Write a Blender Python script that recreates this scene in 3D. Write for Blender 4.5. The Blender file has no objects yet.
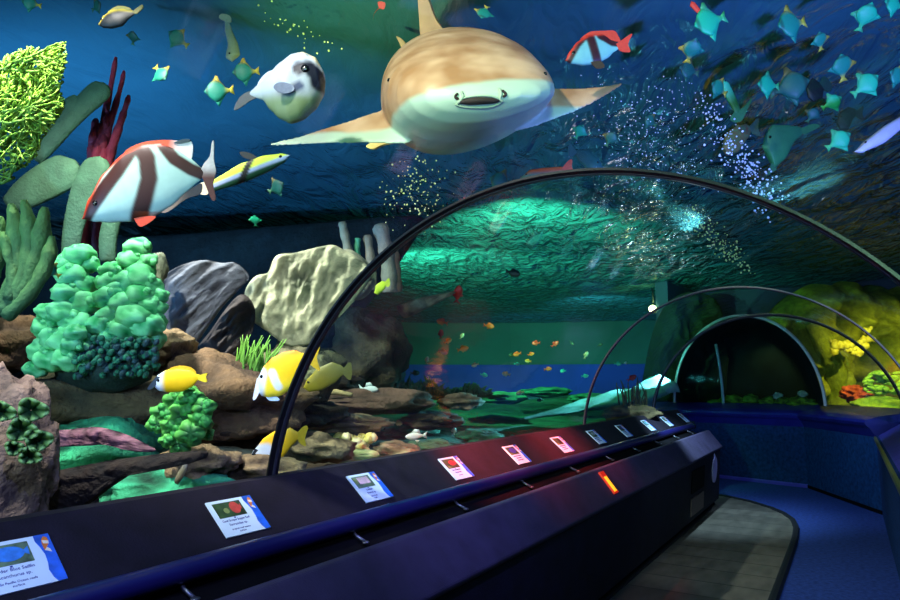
import bpy, bmesh, math, random
from mathutils import Vector, Matrix, noise, Euler
from mathutils.bvhtree import BVHTree

PI = math.pi
SC = bpy.context.scene
COL = SC.collection
EYE = 1.65
F_PX = 650.0
YAW, PITCH = math.radians(31.376), math.radians(7.71)

# ------------------------------------------------------------------ camera
cam_data = bpy.data.cameras.new('camera')
cam_data.sensor_width = 36.0
cam_data.lens = 36.0 * F_PX / 900.0
cam_data.clip_start = 0.02
cam_data.clip_end = 200
cam = bpy.data.objects.new('camera', cam_data)
COL.objects.link(cam)
cam.location = (0, 0, EYE)
cam.rotation_euler = (PI / 2 + PITCH, 0, YAW)
SC.camera = cam
RGT = Vector((math.cos(YAW), math.sin(YAW), 0))
FWD = Vector((-math.sin(YAW) * math.cos(PITCH), math.cos(YAW) * math.cos(PITCH), math.sin(PITCH)))
UPV = RGT.cross(FWD)
EYEP = Vector((0, 0, EYE))


def W(px, py, d):
    """World point that the photograph shows at pixel px, py, at depth d."""
    return EYEP + (FWD + RGT * ((px - 450) / F_PX) + UPV * ((300 - py) / F_PX)) * d


def on_z(px, py, z):
    v = FWD + RGT * ((px - 450) / F_PX) + UPV * ((300 - py) / F_PX)
    return EYEP + v * ((z - EYE) / v.z)


def on_x(px, py, x):
    v = FWD + RGT * ((px - 450) / F_PX) + UPV * ((300 - py) / F_PX)
    return EYEP + v * (x / v.x)


# ------------------------------------------------------------------ colours and materials
def lin(c):
    return c / 12.92 if c <= 0.04045 else ((c + 0.055) / 1.055) ** 2.4


def hx(s):
    s = s.lstrip('#')
    return tuple(lin(int(s[i:i + 2], 16) / 255) for i in (0, 2, 4))


def c4(c):
    return (c[0], c[1], c[2], 1.0)


MATS = {}


def mat(name, col, rough=0.6, var=0.25, scale=8.0, bump=0.0, bscale=30.0, spec=0.4, metal=0.0, col2=None, vcol=False,
        emit=None, estr=0.0, bdist=0.02, detail=4.0, sheen=0.0):
    if name in MATS:
        return MATS[name]
    m = bpy.data.materials.new(name)
    m.use_nodes = True
    nt = m.node_tree
    N, L = nt.nodes, nt.links
    b = N['Principled BSDF']
    b.inputs['Roughness'].default_value = rough
    b.inputs['Metallic'].default_value = metal
    b.inputs['Specular IOR Level'].default_value = spec
    tc = N.new('ShaderNodeTexCoord')
    nz = N.new('ShaderNodeTexNoise')
    nz.inputs['Scale'].default_value = scale
    nz.inputs['Detail'].default_value = detail
    L.new(tc.outputs['Object'], nz.inputs['Vector'])
    rp = N.new('ShaderNodeValToRGB')
    rp.color_ramp.elements[0].position = 0.3
    rp.color_ramp.elements[1].position = 0.7
    if col2 is None:
        a = tuple(x * (1 - var) for x in col)
        z = tuple(min(1, x * (1 + var)) for x in col)
    else:
        a, z = col, col2
    if vcol:
        rp.color_ramp.elements[0].color = (1 - var, 1 - var, 1 - var, 1)
        rp.color_ramp.elements[1].color = (1, 1, 1, 1)
        at = N.new('ShaderNodeAttribute')
        at.attribute_name = 'Col'
        mx = N.new('ShaderNodeMix')
        mx.data_type = 'RGBA'
        mx.blend_type = 'MULTIPLY'
        mx.inputs['Factor'].default_value = 1.0
        L.new(at.outputs['Color'], mx.inputs[6])
        L.new(rp.outputs['Color'], mx.inputs[7])
        out = mx.outputs[2]
    else:
        rp.color_ramp.elements[0].color = c4(a)
        rp.color_ramp.elements[1].color = c4(z)
        out = rp.outputs['Color']
    L.new(nz.outputs['Fac'], rp.inputs['Fac'])
    L.new(out, b.inputs['Base Color'])
    if bump:
        n2 = N.new('ShaderNodeTexNoise')
        n2.inputs['Scale'].default_value = bscale
        n2.inputs['Detail'].default_value = 5.0
        L.new(tc.outputs['Object'], n2.inputs['Vector'])
        bp = N.new('ShaderNodeBump')
        bp.inputs['Strength'].default_value = bump
        bp.inputs['Distance'].default_value = bdist
        L.new(n2.outputs['Fac'], bp.inputs['Height'])
        L.new(bp.outputs['Normal'], b.inputs['Normal'])
    if emit:
        b.inputs['Emission Color'].default_value = c4(emit)
        b.inputs['Emission Strength'].default_value = estr
    MATS[name] = m
    return m


# ------------------------------------------------------------------ mesh building
class MB:
    def __init__(self):
        self.v, self.f, self.c, self.mi = [], [], [], []

    def vert(self, p, c=(1, 1, 1)):
        self.v.append(tuple(p))
        self.c.append(c)
        return len(self.v) - 1

    def face(self, idx, mi=0):
        self.f.append(tuple(idx))
        self.mi.append(mi)

    def tube(self, pts, radii, n=8, col=(1, 1, 1), cap=True, tipcol=None, mi=0):
        pts = [Vector(p) for p in pts]
        if not hasattr(radii, '__len__'):
            radii = [radii] * len(pts)
        k = len(pts)
        t0 = (pts[1] - pts[0]).normalized()
        ref = Vector((0, 0, 1)) if abs(t0.z) < 0.9 else Vector((1, 0, 0))
        nrm = t0.cross(ref).normalized()
        rings = []
        for i, p in enumerate(pts):
            t = (pts[min(i + 1, k - 1)] - pts[max(i - 1, 0)]).normalized()
            nrm = (nrm - t * nrm.dot(t)).normalized()
            bn = t.cross(nrm)
            cc = col
            if tipcol is not None:
                w = i / (k - 1)
                cc = tuple(col[j] * (1 - w) + tipcol[j] * w for j in range(3))
            rings.append([self.vert(p + (nrm * math.cos(2 * PI * j / n) + bn * math.sin(2 * PI * j / n)) * radii[i], cc) for j in range(n)])
        for i in range(k - 1):
            for j in range(n):
                self.face((rings[i][j], rings[i][(j + 1) % n], rings[i + 1][(j + 1) % n], rings[i + 1][j]), mi)
        if cap:
            self.face(rings[0][::-1], mi)
            self.face(rings[-1], mi)

    def blob(self, c, rad, nu=16, nv=12, amp=0.15, freq=2.0, seed=0, rot=None, col=(1, 1, 1), ridge=False, mi=0, col2=None):
        c = Vector(c)
        if not hasattr(rad, '__len__'):
            rad = (rad, rad, rad)
        R = rot.to_matrix() if rot else Matrix.Identity(3)
        off = Vector((seed * 3.17, seed * 1.31, seed * 7.7))
        rows = []

        def pt(u, w):
            d = Vector((math.cos(u) * math.sin(w), math.sin(u) * math.sin(w), math.cos(w)))
            q = d * freq + off
            h = noise.fractal(q, 1.0, 2.0, 4)
            if ridge:
                h = 0.6 - abs(h) * 1.6
            s = 1 + amp * h
            p = Vector((d.x * rad[0], d.y * rad[1], d.z * rad[2])) * s
            cc = col
            if col2:
                t = min(1, max(0, 0.5 + h * 0.9))
                cc = tuple(col[j] * (1 - t) + col2[j] * t for j in range(3))
            return c + R @ p, cc
        top = self.vert(*pt(0, 0))
        for i in range(1, nv):
            rows.append([self.vert(*pt(2 * PI * j / nu, PI * i / nv)) for j in range(nu)])
        bot = self.vert(*pt(0, PI))
        for j in range(nu):
            self.face((top, rows[0][j], rows[0][(j + 1) % nu]), mi)
            self.face((bot, rows[-1][(j + 1) % nu], rows[-1][j]), mi)
        for i in range(len(rows) - 1):
            for j in range(nu):
                self.face((rows[i][j], rows[i + 1][j], rows[i + 1][(j + 1) % nu], rows[i][(j + 1) % nu]), mi)

    def box(self, lo, hi, col=(1, 1, 1), M=None, mi=0):
        P = [Vector((x, y, z)) for x in (lo[0], hi[0]) for y in (lo[1], hi[1]) for z in (lo[2], hi[2])]
        if M is not None:
            P = [M @ p for p in P]
        i = [self.vert(p, col) for p in P]
        for q in ((0, 1, 3, 2), (4, 6, 7, 5), (0, 4, 5, 1), (2, 3, 7, 6), (0, 2, 6, 4), (1, 5, 7, 3)):
            self.face([i[k] for k in q], mi)

    def sweep(self, prof, path, col=(1, 1, 1), closed=True, mi=0):
        """prof: (offset, z) points; path: list of (origin xy, normal xy) stations."""
        rings = []
        for (o, nx) in path:
            rings.append([self.vert((o[0] + nx[0] * a, o[1] + nx[1] * a, z), col) for a, z in prof])
        n = len(prof)
        for i in range(len(rings) - 1):
            for j in range(n if closed else n - 1):
                self.face((rings[i][j], rings[i][(j + 1) % n], rings[i + 1][(j + 1) % n], rings[i + 1][j]), mi)
        if closed:
            self.face(rings[0][::-1], mi)
            self.face(rings[-1], mi)

    def slab(self, pts, nrm, th, col=(1, 1, 1), mi=0):
        """A flat outline given real thickness along nrm."""
        nrm = Vector(nrm).normalized() * th * 0.5
        a = [self.vert(Vector(p) + nrm, col) for p in pts]
        b = [self.vert(Vector(p) - nrm, col) for p in pts]
        n = len(pts)
        self.face(a, mi)
        self.face(b[::-1], mi)
        for i in range(n):
            self.face((a[i], b[i], b[(i + 1) % n], a[(i + 1) % n]), mi)

    def build(self, name, m, parent=None, smooth=True, origin=None, world=None):
        me = bpy.data.meshes.new(name)
        o0 = Vector(origin) if origin is not None else Vector((0, 0, 0))
        me.from_pydata([tuple(Vector(p) - o0) for p in self.v], [], self.f)
        ms = m if isinstance(m, (list, tuple)) else [m]
        for x in ms:
            me.materials.append(x)
        ca = me.color_attributes.new('Col', 'FLOAT_COLOR', 'POINT')
        flat = []
        for c in self.c:
            flat += [c[0], c[1], c[2], 1.0]
        ca.data.foreach_set('color', flat)
        me.polygons.foreach_set('material_index', self.mi)
        bm = bmesh.new()
        bm.from_mesh(me)
        bmesh.ops.recalc_face_normals(bm, faces=bm.faces)
        big = [f for f in bm.faces if len(f.verts) > 4]
        if big:
            bmesh.ops.triangulate(bm, faces=big)
        bm.to_mesh(me)
        bm.free()
        me.polygons.foreach_set('use_smooth', [smooth] * len(me.polygons))
        o = bpy.data.objects.new(name, me)
        COL.objects.link(o)
        if parent is not None:
            o.parent = parent
        if origin is not None:
            o.location = origin
        if world is not None:
            o.matrix_world = world
        return o


def tag(o, label, cat, group=None, kind=None):
    o['label'] = label
    o['category'] = cat
    if group:
        o['group'] = group
    if kind:
        o['kind'] = kind
    return o


def struct(o, label=None):
    o['kind'] = 'structure'
    if label:
        o['label'] = label
    return o


def empty(name, loc, label, cat, group=None):
    o = bpy.data.objects.new(name, None)
    COL.objects.link(o)
    o.location = loc
    o.empty_display_size = 0.05
    return tag(o, label, cat, group)


def autosmooth(o, ang=40):
    for p in o.data.polygons:
        p.use_smooth = True
    o.data.set_sharp_from_angle(angle=math.radians(ang))
    return o


def bevel(o, w, seg=2):
    md = o.modifiers.new('bevel', 'BEVEL')
    md.width = w
    md.segments = seg
    md.limit_method = 'ANGLE'
    return o


def remesh(o, vox, smooth=2):
    md = o.modifiers.new('remesh', 'REMESH')
    md.mode = 'VOXEL'
    md.voxel_size = vox
    md.use_smooth_shade = True
    if smooth:
        s = o.modifiers.new('smooth', 'SMOOTH')
        s.iterations = smooth
        s.factor = 0.5
    return o


# ================================================================== THE TUNNEL
CX, CZ, R = -0.95, 1.07, 1.5
RIB_Y = [-2.0, 2.359, 6.754, 9.513]
LED = 1.2                                   # height of the ledges the acrylic stands on

m_carpet_floor = mat('floor_carpet', hx('#2a3f80'), 0.95, 0.3, 26, bump=0.5, bscale=220, spec=0.1)
m_carpet_wall = mat('wall_carpet', hx('#153262'), 0.95, 0.35, 20, bump=0.4, bscale=200, spec=0.1)
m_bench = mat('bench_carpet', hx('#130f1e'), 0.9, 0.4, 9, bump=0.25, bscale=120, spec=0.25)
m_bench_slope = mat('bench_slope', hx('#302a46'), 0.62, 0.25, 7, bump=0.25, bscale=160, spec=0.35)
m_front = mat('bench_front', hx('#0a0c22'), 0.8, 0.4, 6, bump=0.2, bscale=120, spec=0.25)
m_rail = mat('rail_vinyl', hx('#191650'), 0.28, 0.12, 5, spec=0.6)
m_black = mat('black_rubber', hx('#0b0b10'), 0.6, 0.3, 12, spec=0.4)
m_recess = mat('recess_black', hx('#06060c'), 0.9, 0.3, 12, spec=0.1)
m_cap = mat('ledge_vinyl', hx('#1f1f7a'), 0.35, 0.2, 5, spec=0.55)
m_skirt = mat('skirting_strip', hx('#4b3fb0'), 0.35, 0.15, 5, spec=0.6)  # purple light along the skirting, given as its colour
m_curb = mat('curb_rubber', hx('#0a0d16'), 0.55, 0.3, 10, spec=0.5)
m_steel = mat('dark_steel', hx('#6a6c78'), 0.35, 0.15, 20, spec=0.6, metal=0.8)
m_olive = mat('edge_trim_lit', hx('#6f7440'), 0.42, 0.2, 20, spec=0.6, metal=0.3)  # yellow-green light on the ledge edge, put into the colour


def plank_mat():
    m = bpy.data.materials.new('walkway_planks')
    m.use_nodes = True
    N, L = m.node_tree.nodes, m.node_tree.links
    b = N['Principled BSDF']
    tc = N.new('ShaderNodeTexCoord')
    mp = N.new('ShaderNodeMapping')
    mp.inputs['Rotation'].default_value = (0, 0, PI / 2)
    mp.inputs['Location'].default_value = (0, 9, 0)
    L.new(tc.outputs['Object'], mp.inputs['Vector'])
    br = N.new('ShaderNodeTexBrick')
    br.inputs['Scale'].default_value = 1.0
    br.inputs['Brick Width'].default_value = 0.42
    br.inputs['Row Height'].default_value = 24.0
    br.inputs['Mortar Size'].default_value = 0.008
    br.inputs['Color1'].default_value = c4(hx('#5f5a50'))
    br.inputs['Color2'].default_value = c4(hx('#4a463e'))
    br.inputs['Mortar'].default_value = c4(hx('#24231f'))
    br.offset = 0.0
    L.new(mp.outputs['Vector'], br.inputs['Vector'])
    nz = N.new('ShaderNodeTexNoise')
    nz.inputs['Scale'].default_value = 9
    nz.inputs['Detail'].default_value = 5
    m2 = N.new('ShaderNodeMapping')
    m2.inputs['Scale'].default_value = (1, 0.35, 1)
    L.new(tc.outputs['Object'], m2.inputs['Vector'])
    L.new(m2.outputs['Vector'], nz.inputs['Vector'])
    mx = N.new('ShaderNodeMix')
    mx.data_type = 'RGBA'
    mx.blend_type = 'OVERLAY'
    mx.inputs['Factor'].default_value = 0.75
    L.new(br.outputs['Color'], mx.inputs[6])
    L.new(nz.outputs['Fac'], mx.inputs[7])
    L.new(mx.outputs[2], b.inputs['Base Color'])
    b.inputs['Roughness'].default_value = 0.55
    bp = N.new('ShaderNodeBump')
    bp.inputs['Strength'].default_value = 0.4
    bp.inputs['Distance'].default_value = 0.01
    L.new(br.outputs['Fac'], bp.inputs['Height'])
    bp.invert = True
    L.new(bp.outputs['Normal'], b.inputs['Normal'])
    return m


# --- acrylic
def acrylic(name, tint, bump_scale, strength=0.06, gloss=1.0, stretch=(1, 1, 1)):
    m = bpy.data.materials.new(name)
    m.use_nodes = True
    N, L = m.node_tree.nodes, m.node_tree.links
    N.remove(N['Principled BSDF'])
    out = [n for n in N if n.type == 'OUTPUT_MATERIAL'][0]
    tr = N.new('ShaderNodeBsdfTransparent')
    tr.inputs['Color'].default_value = c4(tint)
    gl = N.new('ShaderNodeBsdfGlossy')
    gl.inputs['Roughness'].default_value = 0.05
    fr = N.new('ShaderNodeFresnel')
    fr.inputs['IOR'].default_value = 1.25
    sc = N.new('ShaderNodeMath')
    sc.operation = 'MULTIPLY'
    sc.inputs[1].default_value = gloss
    L.new(fr.outputs[0], sc.inputs[0])
    cl = N.new('ShaderNodeMath')
    cl.operation = 'MINIMUM'
    cl.inputs[1].default_value = 0.4
    L.new(sc.outputs[0], cl.inputs[0])
    mx = N.new('ShaderNodeMixShader')
    L.new(cl.outputs[0], mx.inputs[0])
    L.new(tr.outputs[0], mx.inputs[1])
    L.new(gl.outputs[0], mx.inputs[2])
    tc = N.new('ShaderNodeTexCoord')
    mp = N.new('ShaderNodeMapping')
    mp.inputs['Scale'].default_value = stretch
    L.new(tc.outputs['Object'], mp.inputs['Vector'])
    nz = N.new('ShaderNodeTexNoise')
    nz.inputs['Scale'].default_value = bump_scale
    nz.inputs['Detail'].default_value = 2
    L.new(mp.outputs['Vector'], nz.inputs['Vector'])
    bp = N.new('ShaderNodeBump')
    bp.inputs['Strength'].default_value = strength
    bp.inputs['Distance'].default_value = 0.05
    L.new(nz.outputs['Fac'], bp.inputs['Height'])
    L.new(bp.outputs['Normal'], gl.inputs['Normal'])
    L.new(mx.outputs[0], out.inputs['Surface'])
    return m


def arc_centre(y):
    K = [(2.36, -0.985, 0.990), (6.754, -0.948, 1.118), (9.513, -0.932, 1.113)]
    if y <= K[0][0]:
        return K[0][1], K[0][2]
    for a, b_ in zip(K, K[1:]):
        if y <= b_[0]:
            t = (y - a[0]) / (b_[0] - a[0])
            return lerp0(a[1], b_[1], t), lerp0(a[2], b_[2], t)
    return K[-1][1], K[-1][2]


def lerp0(a, b_, t):
    return a + (b_ - a) * t


def arc_pts(y, n=64, r=None):
    cx_, cz_ = arc_centre(y)
    r = r or R
    a0 = math.asin((LED - cz_) / r)
    return [Vector((cx_ + r * math.cos(a0 + (PI - 2 * a0) * i / n), y, cz_ + r * math.sin(a0 + (PI - 2 * a0) * i / n))) for i in range(n + 1)]


LEDF = LED + 0.16
F1, F2 = Vector((-0.36, 12.25, LEDF)), Vector((-3.02, 13.60, LEDF))
RC = (F1 + F2) / 2
RR = (F1 - F2).length / 2
RDIR = (F1 - F2).normalized()
RNRM = Vector((-RDIR.y, RDIR.x, 0))


def portal_pts(n=64, back=0.0, s=1.0):
    ps = []
    for i in range(n + 1):
        a = PI * i / n
        ps.append(RC + RDIR * (math.cos(a) * RR * s) + Vector((0, 0, math.sin(a) * RR * 1.08 * s)) + RNRM * back)
    return ps


def vault(name, arcs, m):
    b = MB()
    rows = [[b.vert(p) for p in a] for a in arcs]
    for i in range(len(rows) - 1):
        for j in range(len(rows[0]) - 1):
            b.face((rows[i][j], rows[i][j + 1], rows[i + 1][j + 1], rows[i + 1][j]))
    o = b.build(name, m)
    return struct(o)


ac1 = acrylic('acrylic_clear', (0.95, 0.98, 1.0), 3.0, 0.03, 0.05)
ac2 = acrylic('acrylic_green', (0.80, 1.0, 0.93), 6.0, 0.015, 0.16, (1, 0.5, 2.0))
ac3 = acrylic('acrylic_pale', (0.88, 1.0, 0.92), 5.0, 0.06, 0.5)
vault('window_1', [arc_pts(y) for y in (-2.0, 0.2, 2.359)], ac1)
vault('window_2', [arc_pts(y) for y in (2.359, 4.5, 6.754)], ac2)
vault('window_3', [arc_pts(y) for y in (6.754, 8.1, 9.513)], ac3)
a3, a4 = arc_pts(9.513), portal_pts()
vault('window_4', [[a3[i].lerp(a4[i], t) for i in range(65)] for t in (0, 0.35, 0.7, 1.0)], ac3)
b = MB()
pp = portal_pts(48)
b.f.append(tuple(range(49)))
b.mi.append(0)
for p in pp:
    b.vert(p)
o = b.build('window_5', acrylic('acrylic_portal', (0.62, 0.75, 0.8), 4.0, 0.04, 0.5), smooth=False)
struct(o)


def band(b, pts, cen, ax, t_in, t_out, w, col=(1, 1, 1)):
    """Flat strip bent along an arch: t_in, t_out radial reach, w half width along the tunnel."""
    rings = []
    for p in pts:
        e = (p - cen)
        e = (e - ax * e.dot(ax)).normalized()
        c = w * 0.7
        rings.append([b.vert(p + e * r_ + ax * a_, col) for r_, a_ in ((-t_in, -c), (-t_in * 0.4, -w), (t_out, -w), (t_out, w), (-t_in * 0.4, w), (-t_in, c))])
    for i in range(len(rings) - 1):
        for j in range(6):
            b.face((rings[i][j], rings[i][(j + 1) % 6], rings[i + 1][(j + 1) % 6], rings[i + 1][j]))
    b.face(rings[0][::-1])
    b.face(rings[-1])


def rib(pts, th, w, label, m, m2=None, ax=Vector((0, 1, 0)), cen=None):
    if cen is None:
        c_ = arc_centre(pts[0].y)
        cen = Vector((c_[0], pts[0].y, c_[1]))
    bb = MB()
    band(bb, pts, cen, ax, th, th, w)
    o = autosmooth(bb.build('arch_rib', m))
    tag(o, label, 'arch rib')
    if m2:
        g = MB()
        band(g, [p - (p - cen).normalized() * th * 1.2 for p in pts], cen, ax, th * 0.5, th * 0.3, w * 0.28)
        autosmooth(g.build('bead', m2, o))
    return o


m_rib = mat('rib_rubber', hx('#0b0b10'), 0.4, 0.2, 10, spec=0.5)
m_bead = mat('rib_bead', hx('#2c2e38'), 0.3, 0.2, 10, spec=0.6)
m_rib2 = mat('rib_red_brown', hx('#6b3346'), 0.4, 0.25, 3, spec=0.5, col2=hx('#3a3d34'))
m_pale = mat('rib_pale_lit', hx('#a8b0b4'), 0.35, 0.15, 10, spec=0.6)  # pale tone stands for the light the end ring catches
rib(arc_pts(RIB_Y[0], 96), 0.012, 0.035, 'black rubber arch seam behind the viewer', m_rib)
rib(arc_pts(RIB_Y[1], 110), 0.007, 0.034, 'nearest large black rubber arch rib crossing the whole view', m_rib, m_bead)
rib(arc_pts(RIB_Y[2], 96), 0.009, 0.026, 'second thin dark arch rib, reddish at its left foot', m_rib2)
rib(arc_pts(RIB_Y[3], 96), 0.018, 0.03, 'third black arch rib against the yellow-green reef', m_rib)
rib(portal_pts(96), 0.02, 0.02, 'pale rim around the dark end arch, caught light in its colour', m_pale, ax=RNRM, cen=RC)
b = MB()
b.tube([RC - RDIR * (0.74 + 0.10 * t * t) + RNRM * 0.5 + Vector((0, 0, 1.25 * t - 0.1)) for t in [k / 14 for k in range(15)]], 0.028, 8)
tag(b.build('curved_post', m_pale), 'pale curved post inside the left of the dark end arch', 'post')

# --- floor
b = MB()
fl = [(-6, -2), (0.25, -2), (0.25, 10.5), (-0.71, 12.62), (-2.17, 13.15), (-4.5, 13.6), (-6, 13.6)]
b.slab([(x, y, -0.05) for x, y in fl], (0, 0, 1), 0.1)
struct(b.build('floor', m_carpet_floor, smooth=False), 'blue carpeted walkway floor')

# --- moving walkway: straight along the bench, then turning left round its end
OUT = [(-0.64, -2.0), (-0.64, 2), (-0.64, 5), (-0.64, 7.6), (-0.645, 8.4), (-0.67, 8.95), (-0.74, 9.45), (-0.87, 9.85), (-1.06, 10.2), (-1.36, 10.6), (-1.76, 10.92), (-2.3, 11.15), (-3.2, 11.3), (-4.4, 11.35)]
INN = [(-1.74, -2.0), (-1.74, 2), (-1.74, 5), (-1.74, 7.6), (-1.74, 9.0), (-1.75, 9.7), (-1.79, 10.1), (-1.87, 10.28), (-1.98, 10.4), (-2.15, 10.46), (-2.3, 10.48), (-2.6, 10.5), (-3.4, 10.5), (-4.4, 10.5)]
wk = empty('moving_walkway', (-1.2, 4, 0), 'brown plank moving walkway curving left round the end of the bench', 'walkway')
b = MB()
lo = [b.vert((x + 1.2, y - 4, 0.012)) for x, y in OUT]
li = [b.vert((x + 1.2, y - 4, 0.012)) for x, y in INN]
for i in range(len(OUT) - 1):
    b.face((li[i], lo[i], lo[i + 1], li[i + 1]))
b.build('belt', plank_mat(), wk, smooth=False)
for nm, P, s in (('curb', OUT, 1), ('curb', INN, -1)):
    b = MB()
    path = []
    # refine the outline so that the curb bends smoothly
    Q = [Vector((x, y)) for x, y in P]
    for i, p in enumerate(Q):
        t = (Q[min(i + 1, len(Q) - 1)] - Q[max(i - 1, 0)]).normalized()
        path.append(((p.x + 1.2, p.y - 4), (t.y * s, -t.x * s)))
    b.sweep([(-0.02, 0.0), (-0.02, 0.022), (0.0, 0.03), (0.035, 0.03), (0.05, 0.0)], path)
    b.build(nm, m_curb, wk, smooth=False)

# --- far and right low walls with their ledges
WALLP = [Vector((0.25, -2.0)), Vector((0.25, 10.5)), Vector((-0.71, 12.62)), Vector((-2.17, 13.15)), Vector((-4.4, 13.6))]


def wall_path(P):
    res = []
    for i, p in enumerate(P):
        ds = []
        if i > 0:
            ds.append((P[i] - P[i - 1]).normalized())
        if i < len(P) - 1:
            ds.append((P[i + 1] - P[i]).normalized())
        n = Vector((0, 0))
        for d in ds:
            n += Vector((d.y, -d.x))
        n = n / len(ds)
        n = n / n.length_squared
        res.append(((p.x, p.y), (n.x, n.y)))
    return res


WP = wall_path(WALLP)
face_prof = [(0.0, 0.0), (0.0, 1.02), (0.3, 1.02), (0.3, 0.0)]


def seg(i0, i1, prof, name, m, smooth=False):
    b = MB()
    b.sweep(prof, WP[i0:i1 + 1])
    return struct(b.build(name, m, smooth=smooth))


seg(0, 1, face_prof, 'wall_right', m_carpet_wall)
seg(1, 2, face_prof, 'wall_bend', mat('wall_carpet_b', hx('#153c70'), 0.95, 0.35, 20, bump=0.4, bscale=200, spec=0.1))
seg(2, 4, face_prof, 'wall_far', m_carpet_wall)
cap = [(-0.10, 1.15), (-0.12, 1.19), (-0.09, 1.225), (0.05, 1.27), (0.60, LEDF + 0.005), (0.60, 1.0), (0.0, 1.0), (-0.06, 1.11)]
o = seg(1, 4, cap, 'trim_1', m_cap)
o = seg(1, 2, [(-0.012, 0.0), (-0.012, 0.05), (0.0, 0.05), (0.0, 0.0)], 'baseboard_bend', m_recess)
o = seg(2, 4, [(-0.015, 0.0), (-0.015, 0.045), (0.0, 0.06), (0.0, 0.0)], 'baseboard_far', m_skirt)
# right-hand bench ledge, close beside the viewer
rb = empty('ledge_bench', (0.4, 4, 0), 'carpeted right-hand ledge with an edge strip coloured olive for yellow-green light', 'bench')
b = MB()
path = [((-0.15, y - 4), (1, 0)) for y in (-2.0, 10.42)]
b.sweep([(0.0, 0.94), (0.0, 1.0), (0.05, 1.04), (0.31, LED + 0.01), (0.42, LED + 0.01), (0.42, 0.94)], path)
b.build('ledge', mat('ledge_purple', hx('#3a3590'), 0.6, 0.25, 14, bump=0.2, bscale=160, spec=0.3), rb, smooth=False)
b = MB()
b.box((-0.178, -6.0, 0.965), (-0.14, 6.4, 1.015))
bevel(b.build('edge_strip', m_olive, rb, smooth=False), 0.008)
b = MB()
b.sweep([(-0.002, 0.02), (-0.002, 0.3), (0.0, 0.3), (0.0, 0.02)], path)

for (px, py, lab) in ((869, 433, 'small dark bracket under the ledge near the right corner'), (822, 428, 'small dark bracket under the far ledge at the bend joint')):
    t = 0.14 if px == 869 else 0.93
    p = WALLP[1].lerp(WALLP[2], t)
    n = Vector(WP[1][1]).lerp(Vector(WP[2][1]), t).normalized()
    q = p - n * 0.035
    b = MB()
    b.tube([(0, 0, 0.03), (0, 0, 0), (n.x * .035, n.y * .035, -0.02)], [0.025, 0.025, 0.02], 8)
    tag(b.build('rail_bracket', m_black, origin=(q.x, q.y, 0.985)), lab, 'bracket')

# --- the long bench on the left with its sloping label panel
bench = empty('label_bench', (-2.0, 4.0, 0), 'long dark bench on the left carrying the row of fish signs', 'bench')


def dip(y):
    return -0.026 + (y - 1.0) * 0.009


def bsweep(prof, y0, y1, name, m, smooth=False, bv=0.0, parent=None):
    b = MB()
    ys_ = [y0, y1] if not smooth else [y0, 1.0, 6.5, y1]
    b.sweep([(x + 2.0, z) for x, z in prof], [((0, y - 4.0), (1, 0)) for y in ys_])
    o = b.build(name, m, parent or bench, smooth=False)
    if bv:
        bevel(o, bv)
    return o


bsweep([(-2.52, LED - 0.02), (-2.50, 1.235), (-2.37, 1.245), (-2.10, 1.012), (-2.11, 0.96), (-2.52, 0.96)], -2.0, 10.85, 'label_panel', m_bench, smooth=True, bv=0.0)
bsweep([(-2.46, 0.06), (-2.46, 0.96), (-2.03, 0.96), (-1.90, 0.90), (-1.86, 0.70), (-1.86, 0.06)], -1.98, 10.2, 'gap_channel', m_recess)
b = MB()
b.tube([(-0.055, y - 4, 1.03) for y in (-2, 0, 2, 4, 6, 8, 10.3)] + [(-0.10, 6.45, 1.03), (-0.16, 6.5, 1.03)], 0.042, 14)
b.build('handrail', m_rail, bench)
# top slope; its far end is cut at an angle
b = MB()
pr = [(-1.875, 0.93), (-1.83, 0.985), (-1.79, 0.985), (-1.615, 0.765), (-1.63, 0.735), (-1.875, 0.70)]
ends = [-2.0, 9.8]
r0 = [b.vert((x + 2, -2.0 - 4, z)) for x, z in pr]
r1 = [b.vert((x + 2, 10.15 - 4, z)) for x, z in pr]
dy = [0.0, 0.0, 0.0, -0.02, -0.02, 0.0]
r2 = [b.vert((x + 2 - (0.12 if i in (3, 4) else 0.03), 10.42 - 4 + dy[i], z - (0.03 if i in (1, 2) else 0))) for i, (x, z) in enumerate(pr)]
for A, B in ((r0, r1), (r1, r2)):
    for j in range(6):
        b.face((A[j], A[(j + 1) % 6], B[(j + 1) % 6], B[j]))
b.face(r0[::-1])
b.face(r2)
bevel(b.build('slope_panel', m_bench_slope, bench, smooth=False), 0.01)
b = MB()
pr = [(-1.86, 0.735), (-1.645, 0.735), (-1.70, 0.10), (-1.86, 0.10)]
r0 = [b.vert((x + 2, -2.0 - 4, z)) for x, z in pr]
r1 = [b.vert((x + 2, 10.12 - 4, z)) for x, z in pr]
r2 = [b.vert((x + 2 - (0.12 if i in (1, 2) else 0.0), 10.34 - 4, z)) for i, (x, z) in enumerate(pr)]
for A, B in ((r0, r1), (r1, r2)):
    for j in range(4):
        b.face((A[j], A[(j + 1) % 4], B[(j + 1) % 4], B[j]))
b.face(r0[::-1])
b.face(r2)
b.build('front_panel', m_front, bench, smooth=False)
bsweep([(-1.86, 0.0), (-1.86, 0.1), (-1.76, 0.1), (-1.76, 0.0)], -2.0, 10.1, 'kickboard', m_recess)


def on_front(y, z, out=0.006):
    x = -1.645 - (0.735 - z) * (0.055 / 0.635) + out
    return Vector((x + 2, y - 4, z))


def front_plate(y0, y1, z0, z1, name, m):
    b = MB()
    n = Vector((0.996, 0, -0.086))
    b.slab([on_front(y0, z0), on_front(y1, z0), on_front(y1, z1), on_front(y0, z1)], n, 0.012)
    return b.build(name, m, bench, smooth=False)


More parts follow.
